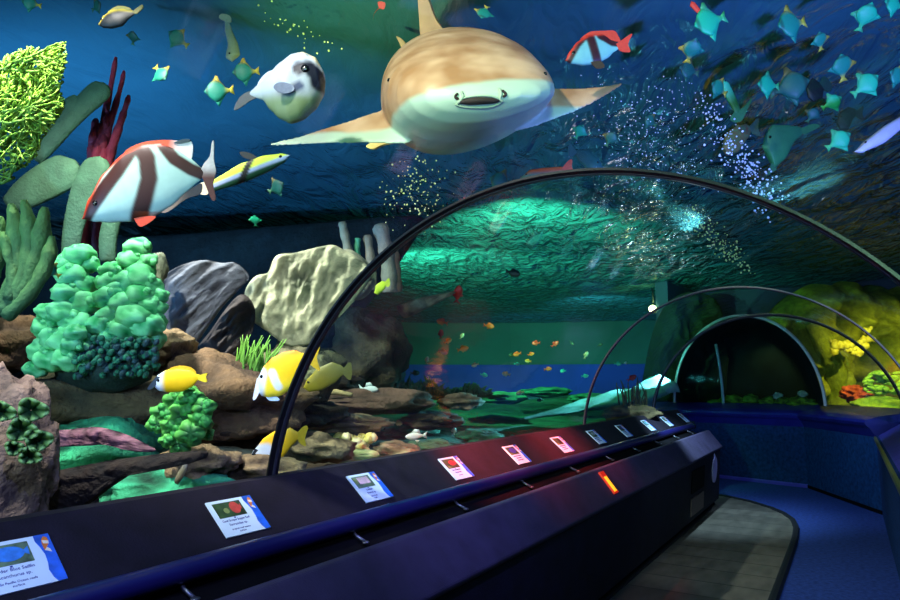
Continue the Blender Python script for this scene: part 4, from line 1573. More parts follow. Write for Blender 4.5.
# --- bubbles
def bubbles(name, pts, m, label):
    b = MB()
    for (x, y, d, r) in pts:
        b.blob(W(x, y, d), r * d / F_PX, 6, 5, 0, 1)
    return tag(finish(b, name, m, label, 'bubbles'), label, 'bubbles', kind='stuff')


m_bub = mat('bubble_silver', hx('#b8c8e8'), 0.15, 0.2, 30, spec=0.9)
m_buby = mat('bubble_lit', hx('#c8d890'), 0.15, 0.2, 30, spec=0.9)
rn = random.Random(77)
pts = []
for k in range(300):
    t = rn.random() ** 0.8
    x, y = lerp(700, 772, t) + rn.gauss(0, 9), lerp(100, 205, t) + rn.gauss(0, 9)
    pts.append((x, y, 4.6 + rn.uniform(-.3, .3), rn.uniform(0.5, 1.3)))
for k in range(420):
    t = rn.random()
    x, y = 640 + rn.gauss(0, 32) + 22 * t, 90 + 95 * t + rn.gauss(0, 14)
    pts.append((x, y, 4.6 + rn.uniform(-.4, .4), rn.uniform(0.3, 0.75)))
bubbles('bubbles', pts, m_bub, 'silvery bubble stream rising over the middle of the tunnel')
pts = []
for k in range(170):
    t = rn.random()
    pts.append((lerp(688, 748, t) + rn.gauss(0, 5), lerp(212, 268, t) + rn.gauss(0, 5), 7.4 + rn.uniform(-.2, .2), rn.uniform(0.4, 1.1)))
bubbles('bubbles', pts, m_buby, 'brownish lit bubble trail below the silvery stream')
pts = [(lerp(262, 330, t) + rn.gauss(0, 7), lerp(8, 50, t) + rn.gauss(0, 6), 4.3, rn.uniform(0.5, 1.3)) for t in [rn.random() for _ in range(34)]]
bubbles('bubbles', pts, m_buby, 'sparse pale bubbles above the white fish')
pts = [(416 + rn.gauss(0, 18), 190 + rn.gauss(0, 17), 5.2 + rn.uniform(-.3, .3), rn.uniform(0.4, 1.1)) for _ in range(150)]
bubbles('bubbles', pts, m_buby, 'yellow-green bubble cloud under the belly of the guitarfish')
# ================================================================== FISH
m_fish = mat('fish_skin', (1, 1, 1), 0.48, 0.10, 30, spec=0.3, vcol=True)
m_fin = mat('fin_skin', (1, 1, 1), 0.45, 0.2, 60, spec=0.4, vcol=True)
m_eye = mat('eye_black', hx('#08080a'), 0.12, 0.1, 10, spec=0.8)
m_eyering = mat('eye_ring', hx('#c8b890'), 0.3, 0.1, 10, spec=0.6)


def interp(P, t):
    if t <= P[0][0]:
        return P[0][1]
    for a, b in zip(P, P[1:]):
        if t <= b[0]:
            u = (t - a[0]) / max(1e-6, b[0] - a[0])
            u = u * u * (3 - 2 * u) * 0.4 + u * 0.6
            return a[1] * (1 - u) + b[1] * u
    return P[-1][1]


def fish_px(name, label, cat, d, nose, tail, top, bot, colfn, width, fins=(), eye=None, ns=64, nr=44, yaw=0.0, group=None, m=None, wprof=None):
    s = d / F_PX
    nx, ny = nose[0] - tail[0], nose[1] - tail[1]
    L_ = math.hypot(nx, ny)
    nx, ny = nx / L_, ny / L_
    ux, uy = ny, -nx                       # perpendicular in image
    if uy > 0:
        ux, uy = -ux, -uy
    mx, my = (nose[0] + tail[0]) / 2, (nose[1] + tail[1]) / 2

    def loc(x, y):
        return ((x - mx) * nx + (y - my) * ny, (x - mx) * ux + (y - my) * uy)

    def prof(P):
        q = sorted([(0.5 - loc(*p)[0] / L_, loc(*p)[1]) for p in P])
        return q
    T, B = prof([nose] + list(top) + [tail]), prof([nose] + list(bot) + [tail])
    tb = 0.03 * L_
    T[-1] = (1.0, T[-1][1] + tb)
    B[-1] = (1.0, B[-1][1] - tb)
    hmax = max(interp(T, i / 30) - interp(B, i / 30) for i in range(31))
    b = MB()
    rings = []
    for i in range(ns + 1):
        t = 0.5 - 0.5 * math.cos(PI * i / ns)
        zt, zb = interp(T, t), interp(B, t)
        hh, mid = max(0.2, (zt - zb) / 2), (zt + zb) / 2
        w = width * (wprof(t) if wprof else (hh * 2 / hmax) ** 0.75 * (1 - 0.75 * t ** 1.6))
        w = max(w, 0.15)
        row = []
        for j in range(nr):
            a = 2 * PI * j / nr
            z = mid + hh * math.cos(a)
            yv = w * math.copysign(abs(math.sin(a)) ** 0.85, math.sin(a))
            xl = L_ * (0.5 - t)
            px_, py_ = mx + xl * nx + z * ux, my + xl * ny + z * uy
            row.append(b.vert((xl * s, yv * s, z * s), colfn(px_, py_, t)))
        rings.append(row)
    for i in range(ns):
        for j in range(nr):
            b.face((rings[i][j], rings[i][(j + 1) % nr], rings[i + 1][(j + 1) % nr], rings[i + 1][j]))
    b.face(rings[0][::-1])
    b.face(rings[-1])
    N = RGT * nx - UPV * ny
    U = RGT * ux - UPV * uy
    S = U.cross(N)
    M = Matrix((N, S, U)).transposed().to_4x4()
    M = Matrix.Translation(W(mx, my, d)) @ M @ Matrix.Rotation(yaw, 4, 'Z')
    o = b.build(name, m or m_fish)
    o.matrix_world = M
    tag(o, label, cat, group)
    near = -1.0 if S.dot(FWD) > 0 else 1.0     # side of the fish that the viewer sees

    for f in fins:
        fn, poly, cf = f[0], f[1], f[2]
        off = f[3] if len(f) > 3 else 0.0
        sp = f[4] if len(f) > 4 else 0.0       # how far the free edge stands out
        b = MB()
        pts = []
        P = smooth_path(list(poly) + [poly[0]], len(poly) * 4)[:-1] if len(poly) > 3 else poly
        cxl = sum(loc(*p)[0] for p in P) / len(P)
        x0 = loc(*poly[0])[0]
        ext = max(abs(loc(*p)[0] - x0) for p in P) or 1
        for p in P:
            x, z = loc(*p)
            k = abs(x - x0) / ext
            pts.append(((x * s, near * (off + sp * k) * s, z * s), cf(p[0], p[1], 0) if callable(cf) else cf))
        th = 0.7 * s
        A_ = [b.vert((q[0], q[1] + th, q[2]), c) for q, c in pts]
        B_ = [b.vert((q[0], q[1] - th, q[2]), c) for q, c in pts]
        n = len(pts)
        b.face(A_)
        b.face(B_[::-1])
        for i in range(n):
            b.face((A_[i], B_[i], B_[(i + 1) % n], A_[(i + 1) % n]))
        b.build(fn, m_fin, o, smooth=False)
    if eye:
        ex, ey, er = eye[:3]
        x, z = loc(ex, ey)
        t = 0.5 - x / L_
        zt, zb = interp(T, t), interp(B, t)
        hh, mid = max(0.2, (zt - zb) / 2), (zt + zb) / 2
        w = width * (wprof(t) if wprof else (hh * 2 / hmax) ** 0.75 * (1 - 0.75 * t ** 1.6))
        ca = max(-0.98, min(0.98, (z - mid) / hh))
        yv = max(w, .15) * (1 - ca * ca) ** 0.42
        for sd in (1, -1):
            b = MB()
            b.blob((x * s, sd * yv * s, z * s), (er * s, er * 0.45 * s, er * s), 14, 10, 0)
            e = b.build('eye', m_eyering if len(eye) > 3 else m_eye, o)
            if len(eye) > 3:
                b = MB()
                b.blob((x * s, sd * (yv + er * 0.28) * s, z * s), (er * .6 * s, er * 0.3 * s, er * .6 * s), 12, 8, 0)
                b.build('pupil', m_eye, e)
    return o


def seg_dist(px, py, pts):
    best = 1e9
    for (x0, y0), (x1, y1) in zip(pts, pts[1:]):
        dx, dy = x1 - x0, y1 - y0
        t = max(0, min(1, ((px - x0) * dx + (py - y0) * dy) / (dx * dx + dy * dy)))
        best = min(best, math.hypot(px - x0 - t * dx, py - y0 - t * dy))
    return best


def sstep(a, b, x):
    t = max(0, min(1, (x - a) / (b - a)))
    return t * t * (3 - 2 * t)


# --- red and white banded snapper, left
WHT, BND, RIM = hx('#a0c4b8'), hx('#300a03'), hx('#a03014')


def snap_col(x, y, t):
    c = WHT
    for pts, w in (([(88, 215), (104, 196), (122, 172), (130, 158), (133, 150)], 8.5), ([(141, 145), (150, 160), (153, 180), (148, 200), (140, 222)], 9), ([(162, 143), (176, 160), (192, 170), (212, 178)], 6.5)):
        dd = seg_dist(x, y, pts)
        c = mixc(BND, c, sstep(w * 0.7, w * 1.15, dd))
    # red edge along the back
    edge = seg_dist(x, y, [(82, 217), (92, 196), (106, 172), (125, 153), (145, 144), (170, 143), (192, 147)])
    c = mixc(RIM, c, sstep(1.5, 5, edge))
    if y > 212 and x > 130:
        c = mixc(c, hx('#8a3a10'), 0.5 * sstep(130, 150, x))
    return c


DARK = hx('#3a1008')
fish_px('snapper', 'big white snapper with dark red bands swimming down to the left', 'fish', 2.75, (82, 219), (204, 172),
        [(90, 198), (104, 174), (122, 155), (142, 145), (160, 143), (176, 149), (190, 158)],
        [(96, 222), (115, 222.5), (135, 221), (155, 216), (172, 206), (188, 191), (198, 182)], snap_col, 13, ns=110, nr=110,
        fins=[('tail_fin', [(200, 172), (204, 164), (210, 156), (212, 143), (214, 142), (214, 160), (216, 172), (213, 184), (216, 198), (212, 200), (206, 186)], lambda x, y, t: mixc(hx('#e8d8d0'), hx('#5a1c10'), sstep(165, 178, y))),
              ('dorsal_fin', [(122, 157), (128, 149), (145, 142), (165, 140), (180, 141), (191, 141), (193, 150), (190, 160), (176, 152), (158, 147), (142, 148)], lambda x, y, t: mixc(hx('#c84a24'), hx('#e8e0dc'), sstep(168, 182, x))),
              ('dorsal_fin', [(174, 143), (182, 140), (190, 139.5), (190, 142), (180, 144)], hx('#16303c'), 1),
              ('pelvic_fin', [(136, 219), (146, 217), (158, 217), (150, 224), (142, 227)], hx('#c83a12'), 4),
              ('anal_fin', [(160, 212), (178, 198), (196, 186), (202, 184), (200, 194), (186, 199), (168, 212)], lambda x, y, t: mixc(hx('#d8a080'), hx('#1c1420'), sstep(170, 190, x)))],
        eye=(99, 204, 2.8))

# --- the small banded snapper, right of the guitarfish
W2 = hx('#6aa8a4')


def snap2(x, y, t):
    c = W2
    for pts, w in (([(567, 62), (576, 46), (583, 38)], 4.5), ([(589, 36), (593, 50), (598, 66)], 5), ([(600, 37), (612, 43), (630, 44)], 4)):
        c = mixc(hx('#34141a'), c, sstep(w * .7, w * 1.15, seg_dist(x, y, pts)))
    return mixc(hx('#b83424'), c, sstep(1, 4, seg_dist(x, y, [(566, 58), (575, 43), (588, 35), (605, 33), (620, 37)])))


fish_px('snapper', 'smaller red-backed banded snapper right of the guitarfish head', 'fish', 3.3, (565, 61), (620, 46),
        [(569, 52), (577, 42), (588, 35), (602, 34), (612, 40)], [(572, 64), (584, 65.5), (597, 64), (608, 58), (614, 52)], snap2, 6,
        fins=[('tail_fin', [(616, 44), (622, 40), (632, 34), (628, 44), (630, 52), (620, 51)], hx('#c83a2c')),
              ('dorsal_fin', [(580, 39), (590, 32), (604, 31), (614, 31), (618, 36), (620, 42), (610, 40), (600, 36)], hx('#c03a2a')),
              ('pelvic_fin', [(590, 63), (600, 62), (604, 68), (596, 69)], hx('#3a2a20'), 2)], eye=(573, 54, 1.8))

# --- white round fish
def puff_col(x, y, t):
    c = mixc(hx('#c4cce0'), hx('#7f9068'), sstep(88, 106, y))
    c = mixc(hx('#a0a8b4'), c, sstep(10, 18, math.hypot(x - 306, (y - 86))))
    c = mixc(hx('#14182a'), c, sstep(5, 9, seg_dist(x, y, [(303, 74), (312, 73), (320, 80), (321, 88)])))
    c = mixc(hx('#3c4468'), c, sstep(2.5, 6, seg_dist(x, y, [(284, 93), (296, 97), (304, 92)])))
    return mixc(hx('#e8d8b0'), c, sstep(1, 5, seg_dist(x, y, [(300, 53), (312, 55), (322, 66)])))


fish_px('porcupine_fish', 'white round-bodied fish with a dark eye band, facing right', 'fish', 3.0, (325, 82), (250, 94),
        [(323, 70), (316, 58), (304, 53), (293, 55), (281, 63), (270, 73), (258, 85)], [(323, 96), (314, 110), (302, 120), (291, 123.5), (280, 119), (270, 110), (263, 100)], puff_col, 22,
        fins=[('tail_fin', [(260, 92), (252, 91), (244, 94), (238, 100), (234, 110), (240, 108), (250, 101), (258, 97)], hx('#4a5058')),
              ('pectoral_fin', [(298, 92), (290, 90), (283, 92), (281, 97), (290, 101), (299, 97)], hx('#7f86a4'), 20, 6),
              ('dorsal_fin', [(276, 70), (268, 72), (260, 80), (258, 86), (266, 84)], hx('#cdd6e4'))],
        eye=(309, 75, 4.0), yaw=0.0)


# --- slender green and yellow striped wrasse
def wr_col(x, y, t):
    yl = 187 + (x - 205) * (154 - 187) / (290 - 205)      # axis
    v = y - yl
    c = mixc(hx('#d8f04a'), hx('#9fb4e8'), sstep(-1.0, 1.6, v))
    c = mixc(c, hx('#1c4a34'), sstep(3, 5.5, v))
    c = mixc(hx('#06080c'), c, sstep(3, 5.5, abs(x - 247 + v * .5)))
    if x < 212:
        c = mixc(hx('#f4ead0'), c, sstep(206, 213, x))
    return c


fish_px('wrasse', 'slim black and yellow striped wrasse behind the snapper tail', 'fish', 3.0, (290, 155), (206, 188),
        [(280, 153.5), (262, 156), (240, 164), (220, 176)], [(284, 163), (268, 172), (250, 180), (230, 187), (216, 191)], wr_col, 5,
        fins=[('tail_fin', [(210, 184), (204, 182), (198, 186), (200, 194), (208, 194)], hx('#e8e0c8')),
              ('dorsal_fin', [(258, 158), (250, 153), (240, 152), (243, 157), (252, 160)], hx('#1a2028'))], eye=(281, 157, 1.6))

# --- yellow fish
YE, YE2 = hx('#f0c408'), hx('#f6e23a')


def fox_col(x, y, t):
    c = mixc(YE, YE2, sstep(370, 392, y))
    c = mixc(hx('#e8962a'), c, sstep(1, 6, seg_dist(x, y, [(262, 372), (272, 358), (286, 351), (299, 350)])))
    c = mixc(hx('#dceaf0'), c, sstep(2.5, 5, seg_dist(x, y, [(274, 372), (277, 380), (280, 386)])))
    return mixc(hx('#cfe0f4'), c, sstep(4, 9, seg_dist(x, y, [(258, 396), (260, 384), (262, 374)])))


fish_px('foxface_fish', 'larger yellow foxface fish touching the near rib, head down to the left', 'fish', 3.85, (257, 388), (310, 358),
        [(259, 376), (264, 366), (272, 358), (283, 352), (294, 350), (303, 353)], [(262, 396), (270, 398), (281, 396), (291, 389), (300, 376), (305, 366)], fox_col, 8,
        fins=[('tail_fin', [(305, 358), (314, 348), (320, 346), (317, 358), (320, 370), (312, 366)], hx('#d8a818')),
              ('snout_stripe', [(258, 378), (262, 376), (262, 388), (257, 398), (254, 398)], hx('#dfe8f4'), 3),
              ('pelvic_fin', [(266, 395), (276, 396), (280, 400), (270, 400)], hx('#a8c8e8'), 2)], eye=(263, 376, 1.8))


def fox2(x, y, t):
    c = mixc(hx('#f2d010'), hx('#e0b008'), sstep(368, 390, y))
    return mixc(hx('#cfdff0'), c, sstep(160, 168, x))


fish_px('foxface_fish', 'small bright yellow fish with a pale face above the green leafy coral', 'fish', 3.15, (152, 385), (202, 377),
        [(158, 375), (166, 370), (178, 368.5), (190, 370), (197, 374)], [(160, 391), (170, 392.5), (182, 391.5), (192, 387), (198, 380)], fox2, 5.5,
        fins=[('tail_fin', [(198, 376), (207, 373), (206, 377), (207, 382), (199, 380)], hx('#e8d020')), ('dorsal_fin', [(166, 371), (176, 366), (190, 367), (196, 373), (180, 370)], hx('#f0b818')),
              ('snout_stripe', [(158, 376), (162, 378), (154, 388), (149, 388)], hx('#2a3a4a'), 3)], eye=(160, 380, 1.5))


def fox3(x, y, t):
    c = mixc(hx('#e0b014'), hx('#8a7410'), sstep(278, 296, x))
    return mixc(hx('#b8c8d8'), c, sstep(5, 10, seg_dist(x, y, [(246, 468), (256, 452), (268, 450)])))


fish_px('foxface_fish', 'yellow and grey foxface fish crossing behind the foot of the near rib', 'fish', 3.75, (246, 466), (300, 434),
        [(254, 450), (264, 438), (276, 430), (290, 428)], [(254, 470), (266, 468), (282, 458), (294, 444)], fox3, 6,
        fins=[('tail_fin', [(296, 434), (304, 426), (308, 428), (305, 438), (306, 446), (299, 442)], hx('#8a7a1a')), ('snout_stripe', [(256, 448), (260, 452), (250, 468), (246, 466)], hx('#1c2430'), 3)], eye=(256, 454, 1.5))
fish_px('foxface_fish', 'added dim olive-yellow fish standing in for the refracted foxface, right of the near rib', 'fish', 4.4, (303, 388), (346, 370),  # refracted second image of the foxface, added as a separate fish
        [(308, 378), (318, 368), (332, 362), (340, 365)], [(310, 392), (322, 390), (335, 383), (342, 376)], lambda x, y, t: mixc(hx('#8a7a1c'), hx('#5a5a28'), t), 5,
        fins=[('tail_fin', [(342, 370), (350, 362), (352, 372), (350, 380), (343, 374)], hx('#5a5a24'))], eye=(309, 382, 1.2))

# --- dark olive fish at the top left
fish_px('unicorn_fish', 'dark olive fish with a yellow back at the top left, under the surface', 'fish', 3.4, (98, 25), (136, 12),
        [(104, 16), (112, 10), (122, 9), (130, 10)], [(104, 28), (112, 28.5), (122, 26), (130, 18)], lambda x, y, t: mixc(hx('#a89a3a'), hx('#0a1218'), sstep(1, 5, seg_dist(x, y, [(98, 22), (106, 13), (118, 8.5), (132, 9)]))), 5,
        fins=[('tail_fin', [(132, 12), (142, 5), (143, 8), (139, 12), (136, 14)], hx('#6a6a2a')), ('dorsal_fin', [(108, 12), (118, 6), (130, 8), (128, 11)], hx('#7a7a30'))], eye=(103, 20, 1.3))
fish_px('snapper', 'orange-backed fish skimming the crown of the near rib', 'fish', 4.6, (520, 178), (566, 168),
        [(530, 170), (542, 168), (555, 167)], [(530, 183), (545, 181), (557, 174)], lambda x, y, t: mixc(hx('#c85a2c'), hx('#4a7a6a'), sstep(-1, 5, y - 171 + (x - 540) * .05)), 4,
        fins=[('tail_fin', [(562, 168), (568, 161), (572, 160), (572, 168), (577, 174), (566, 173)], hx('#d8563a'))], eye=(526, 175, 1.0))
fish_px('surgeon_fish', 'dark teal fish above the crown of the near rib', 'fish', 5.0, (604, 168), (574, 152),
        [(598, 158), (588, 150), (580, 149)], [(600, 172), (590, 172), (580, 162)], lambda x, y, t: mixc(hx('#2c6a64'), hx('#14343c'), t), 4,
        fins=[('tail_fin', [(577, 152), (570, 144), (568, 152), (571, 158)], hx('#1c4a4c'))], eye=(597, 163, 1.0))
fish_px('batfish', 'large dim green fish above the right part of the near rib', 'fish', 5.6, (762, 146), (806, 130),
        [(766, 132), (772, 125), (784, 125), (796, 126)], [(766, 160), (774, 168), (784, 160), (796, 140)], lambda x, y, t: mixc(hx('#3a8a5a'), hx('#1c5a48'), t), 6,
        fins=[('tail_fin', [(800, 129), (812, 124), (820, 126), (812, 131), (803, 134)], hx('#2a6a48')), ('pelvic_fin', [(772, 160), (766, 176), (776, 170)], hx('#2c6a4a'), 1)], eye=(768, 138, 1.5))
fish_px('spadefish', 'olive fish with a speckled face beside the bubble stream', 'fish', 5.4, (722, 148), (752, 128),
        [(726, 134), (736, 126), (746, 124)], [(728, 156), (738, 152), (748, 138)], lambda x, y, t: mixc(hx('#4a6a4a'), hx('#6a4a34'), noise.noise(Vector((x * .4, y * .4, 0))) + .4), 5,
        fins=[('tail_fin', [(749, 127), (758, 118), (758, 128), (760, 136), (752, 133)], hx('#3a5a48'))], eye=(729, 140, 1.0))
fish_px('trumpet_fish', 'long green fish slanting down through the bubbles', 'fish', 5.2, (722, 78), (738, 116),
        [(729, 84), (736, 98), (740, 108)], [(720, 86), (727, 100), (733, 110)], lambda x, y, t: mixc(hx('#3fc8a8'), hx('#2a6a48'), t * 1.5), 4,
        fins=[('tail_fin', [(734, 112), (730, 120), (740, 122), (746, 112), (752, 98), (742, 108)], hx('#2a6a4a'))], eye=(724, 82, 0.9))
fish_px('shark_pup', 'pale grey-lilac fish slanting in at the right edge', 'fish', 3.6, (854, 152), (930, 102),
        [(866, 140), (884, 126), (908, 112)], [(862, 153), (884, 143), (910, 122)], lambda x, y, t: mixc(hx('#b0a8b4'), hx('#7a7890'), t), 6,
        fins=[('tail_fin', [(926, 102), (942, 86), (944, 100), (938, 110), (930, 108)], hx('#8a8898'))], eye=(864, 143, 1.3))
fish_px('moray', 'small cream fish hanging upright left of the white fish', 'fish', 4.4, (232, 62), (226, 18),
        [(240, 54), (238, 44), (232, 30)], [(226, 58), (228, 44), (225, 30)], lambda x, y, t: mixc(hx('#b8b894'), hx('#6a8070'), t * 1.3), 5,
        fins=[('tail_fin', [(226, 22), (219, 18), (222, 14), (230, 16), (231, 22)], hx('#7a8a78'))], eye=(231, 55, 1.0))
fish_px('dark_fish', 'brown shadowy fish between the two bright teal fish on the right', 'fish', 5.2, (836, 122), (858, 112),
        [(840, 112), (848, 107), (854, 108)], [(840, 130), (848, 130), (854, 118)], lambda x, y, t: hx('#1c1c1a'), 3,
        fins=[('tail_fin', [(855, 112), (863, 106), (862, 114), (864, 120), (856, 117)], hx('#1c1c1a'))], eye=(840, 117, 0.8))
fish_px('damselfish', 'dark diamond-shaped fish beside the bigger teal pair', 'fish', 5.0, (808, 98), (822, 84),
        [(806, 88), (812, 78), (818, 80)], [(814, 102), (822, 98), (824, 90)], lambda x, y, t: hx('#141e22'), 3,
        fins=[('tail_fin', [(819, 85), (824, 76), (832, 86), (828, 92)], hx('#1c3a34'))])
fish_px('anthias', 'small red fish just touching a teal fish at the top', 'fish', 3.6, (691, 1), (702, 14),
        [(695, 3), (700, 9)], [(690, 6), (697, 13)], lambda x, y, t: hx('#d8402c'), 2.2, fins=[('tail_fin', [(700, 11), (708, 14), (704, 20), (699, 17)], hx('#c8382c'))])
fish_px('anthias', 'little red and green fish at the top between white fish and guitarfish', 'fish', 4.2, (373, 20), (381, 6),
        [(377, 12), (381, 9)], [(372, 14), (377, 7)], lambda x, y, t: mixc(hx('#3a7a6a'), hx('#b8402c'), t * 1.4), 2.2, fins=[('tail_fin', [(379, 8), (378, 2), (385, 3), (384, 9)], hx('#c8402c'))])
fish_px('foxface_fish', 'tiny lime fish peeping past the near rib under the tube sponges', 'fish', 6.0, (374, 293), (386, 282),
        [(376, 285), (382, 281)], [(378, 295), (385, 289)], lambda x, y, t: hx('#b0c82a'), 2.4, fins=[('tail_fin', [(384, 283), (389, 278), (390, 285), (387, 287)], hx('#a8b82a'))])

# --- teal diamond fish: one modelled, the rest copied
def moony(name, body_c, fin_c, edge_c):
    b = MB()
    ns, nr = 20, 14
    T = [(0, 0), (0.08, 0.12), (0.25, 0.34), (0.45, 0.46), (0.65, 0.34), (0.85, 0.12), (1, 0.06)]
    B = [(0, 0), (0.08, -0.10), (0.25, -0.32), (0.45, -0.46), (0.65, -0.34), (0.85, -0.12), (1, -0.06)]
    rings = []
    for i in range(ns + 1):
        t = 0.5 - 0.5 * math.cos(PI * i / ns)
        zt, zb = interp(T, t), interp(B, t)
        hh, mid = max(0.006, (zt - zb) / 2), (zt + zb) / 2
        w = 0.11 * math.sin(PI * min(1, t * 0.9 + 0.06)) + 0.004
        row = []
        for j in range(nr):
            a = 2 * PI * j / nr
            z = mid + hh * math.cos(a)
            c = mixc(body_c, fin_c, sstep(0.75, 1.0, t))
            c = mixc(c, edge_c, sstep(0.28, 0.46, z) * 0.8)
            if abs(t - 0.13) < 0.035:
                c = mixc(c, (0.01, 0.02, 0.02), 0.6)
            row.append(b.vert((0.5 - t, w * math.sin(a), z), c))
        rings.append(row)
    for i in range(ns):
        for j in range(nr):
            b.face((rings[i][j], rings[i][(j + 1) % nr], rings[i + 1][(j + 1) % nr], rings[i + 1][j]))
    b.face(rings[0][::-1])
    b.face(rings[-1])
    for pts, c in (([(0.1, 0.44), (-0.02, 0.62), (-0.10, 0.60), (-0.14, 0.42), (-0.36, 0.12), (-0.1, 0.3)], edge_c), ([(0.1, -0.44), (-0.0, -0.64), (-0.06, -0.56), (-0.14, -0.40), (-0.36, -0.12), (-0.1, -0.3)], body_c),
                   ([(-0.46, 0.06), (-0.66, 0.2), (-0.62, 0.0), (-0.66, -0.2), (-0.46, -0.06)], fin_c)):
        b.slab([(x, 0, z) for x, z in pts], (0, 1, 0), 0.016, c)
    o = b.build(name, m_fish)
    return o


TEAL, TEALB, TYEL, TRED = hx('#2fb8b4'), hx('#37d8e0'), hx('#b8a83a'), hx('#c8703a')
proto = {}
proto['a'] = moony('moony_fish', hx('#187a66'), TYEL, hx('#9a8a3a'))
proto['b'] = moony('moony_fish', hx('#1ca878'), hx('#3fae6a'), hx('#3a9a6a'))
proto['c'] = moony('moony_fish', hx('#18564e'), hx('#3a6a4a'), hx('#5a5a34'))
used = set()


def pose(px, py, d, ang, size_px, yaw, face):
    """Matrix that puts a nose-along-x fish at a pixel: ang tilts it in the view, face is -1 (left) or 1."""
    s = size_px * d / F_PX
    a = math.radians(ang)
    n = RGT * (face * math.cos(a)) + UPV * math.sin(a)
    u = UPV * math.cos(a) - RGT * (face * math.sin(a))
    n = (n * math.cos(yaw) - FWD * math.sin(yaw)).normalized()
    S = u.cross(n).normalized()
    u = n.cross(S)
    return Matrix.Translation(W(px, py, d)) @ (Matrix((n, S, u)).transposed() * s).to_4x4()


def place(kind, px, py, size, label, ang=0, face=-1, yaw=0.3, d=4.0, cat='fish', group='small teal diamond fish', P=None):
    P = P or proto
    src = P[kind]
    if (id(P), kind) in used:
        o = src.copy()
        COL.objects.link(o)
    else:
        o = src
        used.add((id(P), kind))
    M = pose(px, py, d, ang, size, yaw, face)
    M = M.to_3x3()
    o.matrix_world = Matrix.Translation(W(px, py, d)) @ M.to_4x4()
    tag(o, label, cat, group)
    return o


for a in (
        ('a', 30, 3, 15, 'teal fish cut by the top edge, nearest the top left corner', 10, -1, .3, 3.6), ('c', 97, 6, 13, 'faint teal fish at the top beside the dark olive fish', 20, 1, .5, 3.8),
        ('c', 133, 37, 12, 'faint yellowish fish below the tail of the dark olive fish', 70, 1, .6, 3.9), ('a', 177, 38, 18, 'blue-teal fish below the green ripples, left of the cream fish', 35, -1, .4, 3.7),
        ('a', 161, 74, 18, 'teal fish with yellow tail up, above the striped snapper', -50, 1, .3, 3.5), ('a', 217, 91, 24, 'teal fish with a yellow tail left of the white fish, lower of two', -8, -1, .2, 3.3),
        ('a', 244, 72, 22, 'teal fish with a yellow tail left of the white fish, upper of two', -8, -1, .2, 3.5), ('c', 277, 187, 17, 'dim teal fish under the striped wrasse', 25, 1, .4, 4.2),
        ('b', 255, 220, 11, 'tiny bright cyan fish alone below the wrasse', 85, 1, .7, 4.0), ('a', 484, 13, 17, 'bright teal fish at the top above the guitarfish head', -70, -1, .5, 3.8),
        ('b', 580, 131, 13, 'small teal fish under the right fin of the guitarfish, nearer it', 60, 1, .5, 4.2), ('c', 611, 138, 14, 'small green fish under the right fin of the guitarfish, farther out', 60, 1, .4, 4.3),
        ('c', 650, 121, 14, 'faint teal fish in the haze of fine bubbles', 30, -1, .4, 4.4), ('c', 500, 182, 22, 'dim green fish resting against the rib left of the orange-backed fish', 20, -1, .3, 4.6),
        ('b', 708, 22, 27, 'large bright green fish at the top right, beside the red one', -20, -1, .2, 3.6), ('a', 790, 24, 26, 'teal fish at the top, between the large green one and the right edge', -15, -1, .3, 3.6),
        ('b', 866, 15, 20, 'slim teal fish near the top right corner', 80, 1, .6, 3.7), ('b', 893, 4, 18, 'teal fish cut by the frame at the top right corner', 10, -1, .3, 3.6),
        ('a', 820, 40, 14, 'small teal fish with an orange edge under the top right pair', 65, -1, .5, 3.9), ('a', 692, 49, 18, 'slim upright teal fish below the large green one', 80, 1, .7, 4.0),
        ('c', 688, 70, 17, 'faint teal fish just below the slim upright one', 10, -1, .3, 4.3), ('a', 842, 66, 20, 'teal fish with an orange back edge, right of the speckled pair', 70, -1, .4, 3.9),
        ('b', 867, 84, 20, 'bright teal fish pointing down near the right edge', 40, 1, .3, 3.9), ('a', 897, 76, 17, 'teal fish cut by the right edge', 20, -1, .3, 3.8),
        ('b', 767, 85, 19, 'teal fish in the pair above the batfish, left of the two', 0, -1, .3, 4.2), ('c', 792, 86, 27, 'larger olive-teal fish in the pair above the batfish', 15, 1, .3, 4.3),
        ('b', 833, 102, 14, 'small bright cyan-green fish above the brown shadowy fish', 30, 1, .4, 4.2), ('b', 840, 140, 18, 'bright cyan-green fish by the nose of the pale lilac fish', 35, 1, .3, 4.3),
        ('c', 813, 114, 12, 'faint teal fish above the tail of the batfish', 60, 1, .4, 4.6), ('a', 718, 88, 16, 'teal and orange fish at the head of the bubble stream', 25, -1, .4, 4.6),
        ('a', 50, 270, 16, 'teal fish between the finger coral and the pillar coral', 40, -1, .4, 3.3)):
    k, x, y, sz, lab, ang, face, yw, dd = a
    place(k, x, y, sz * (1.22 if x > 660 else 1.05), lab, ang, face, yw, dd)


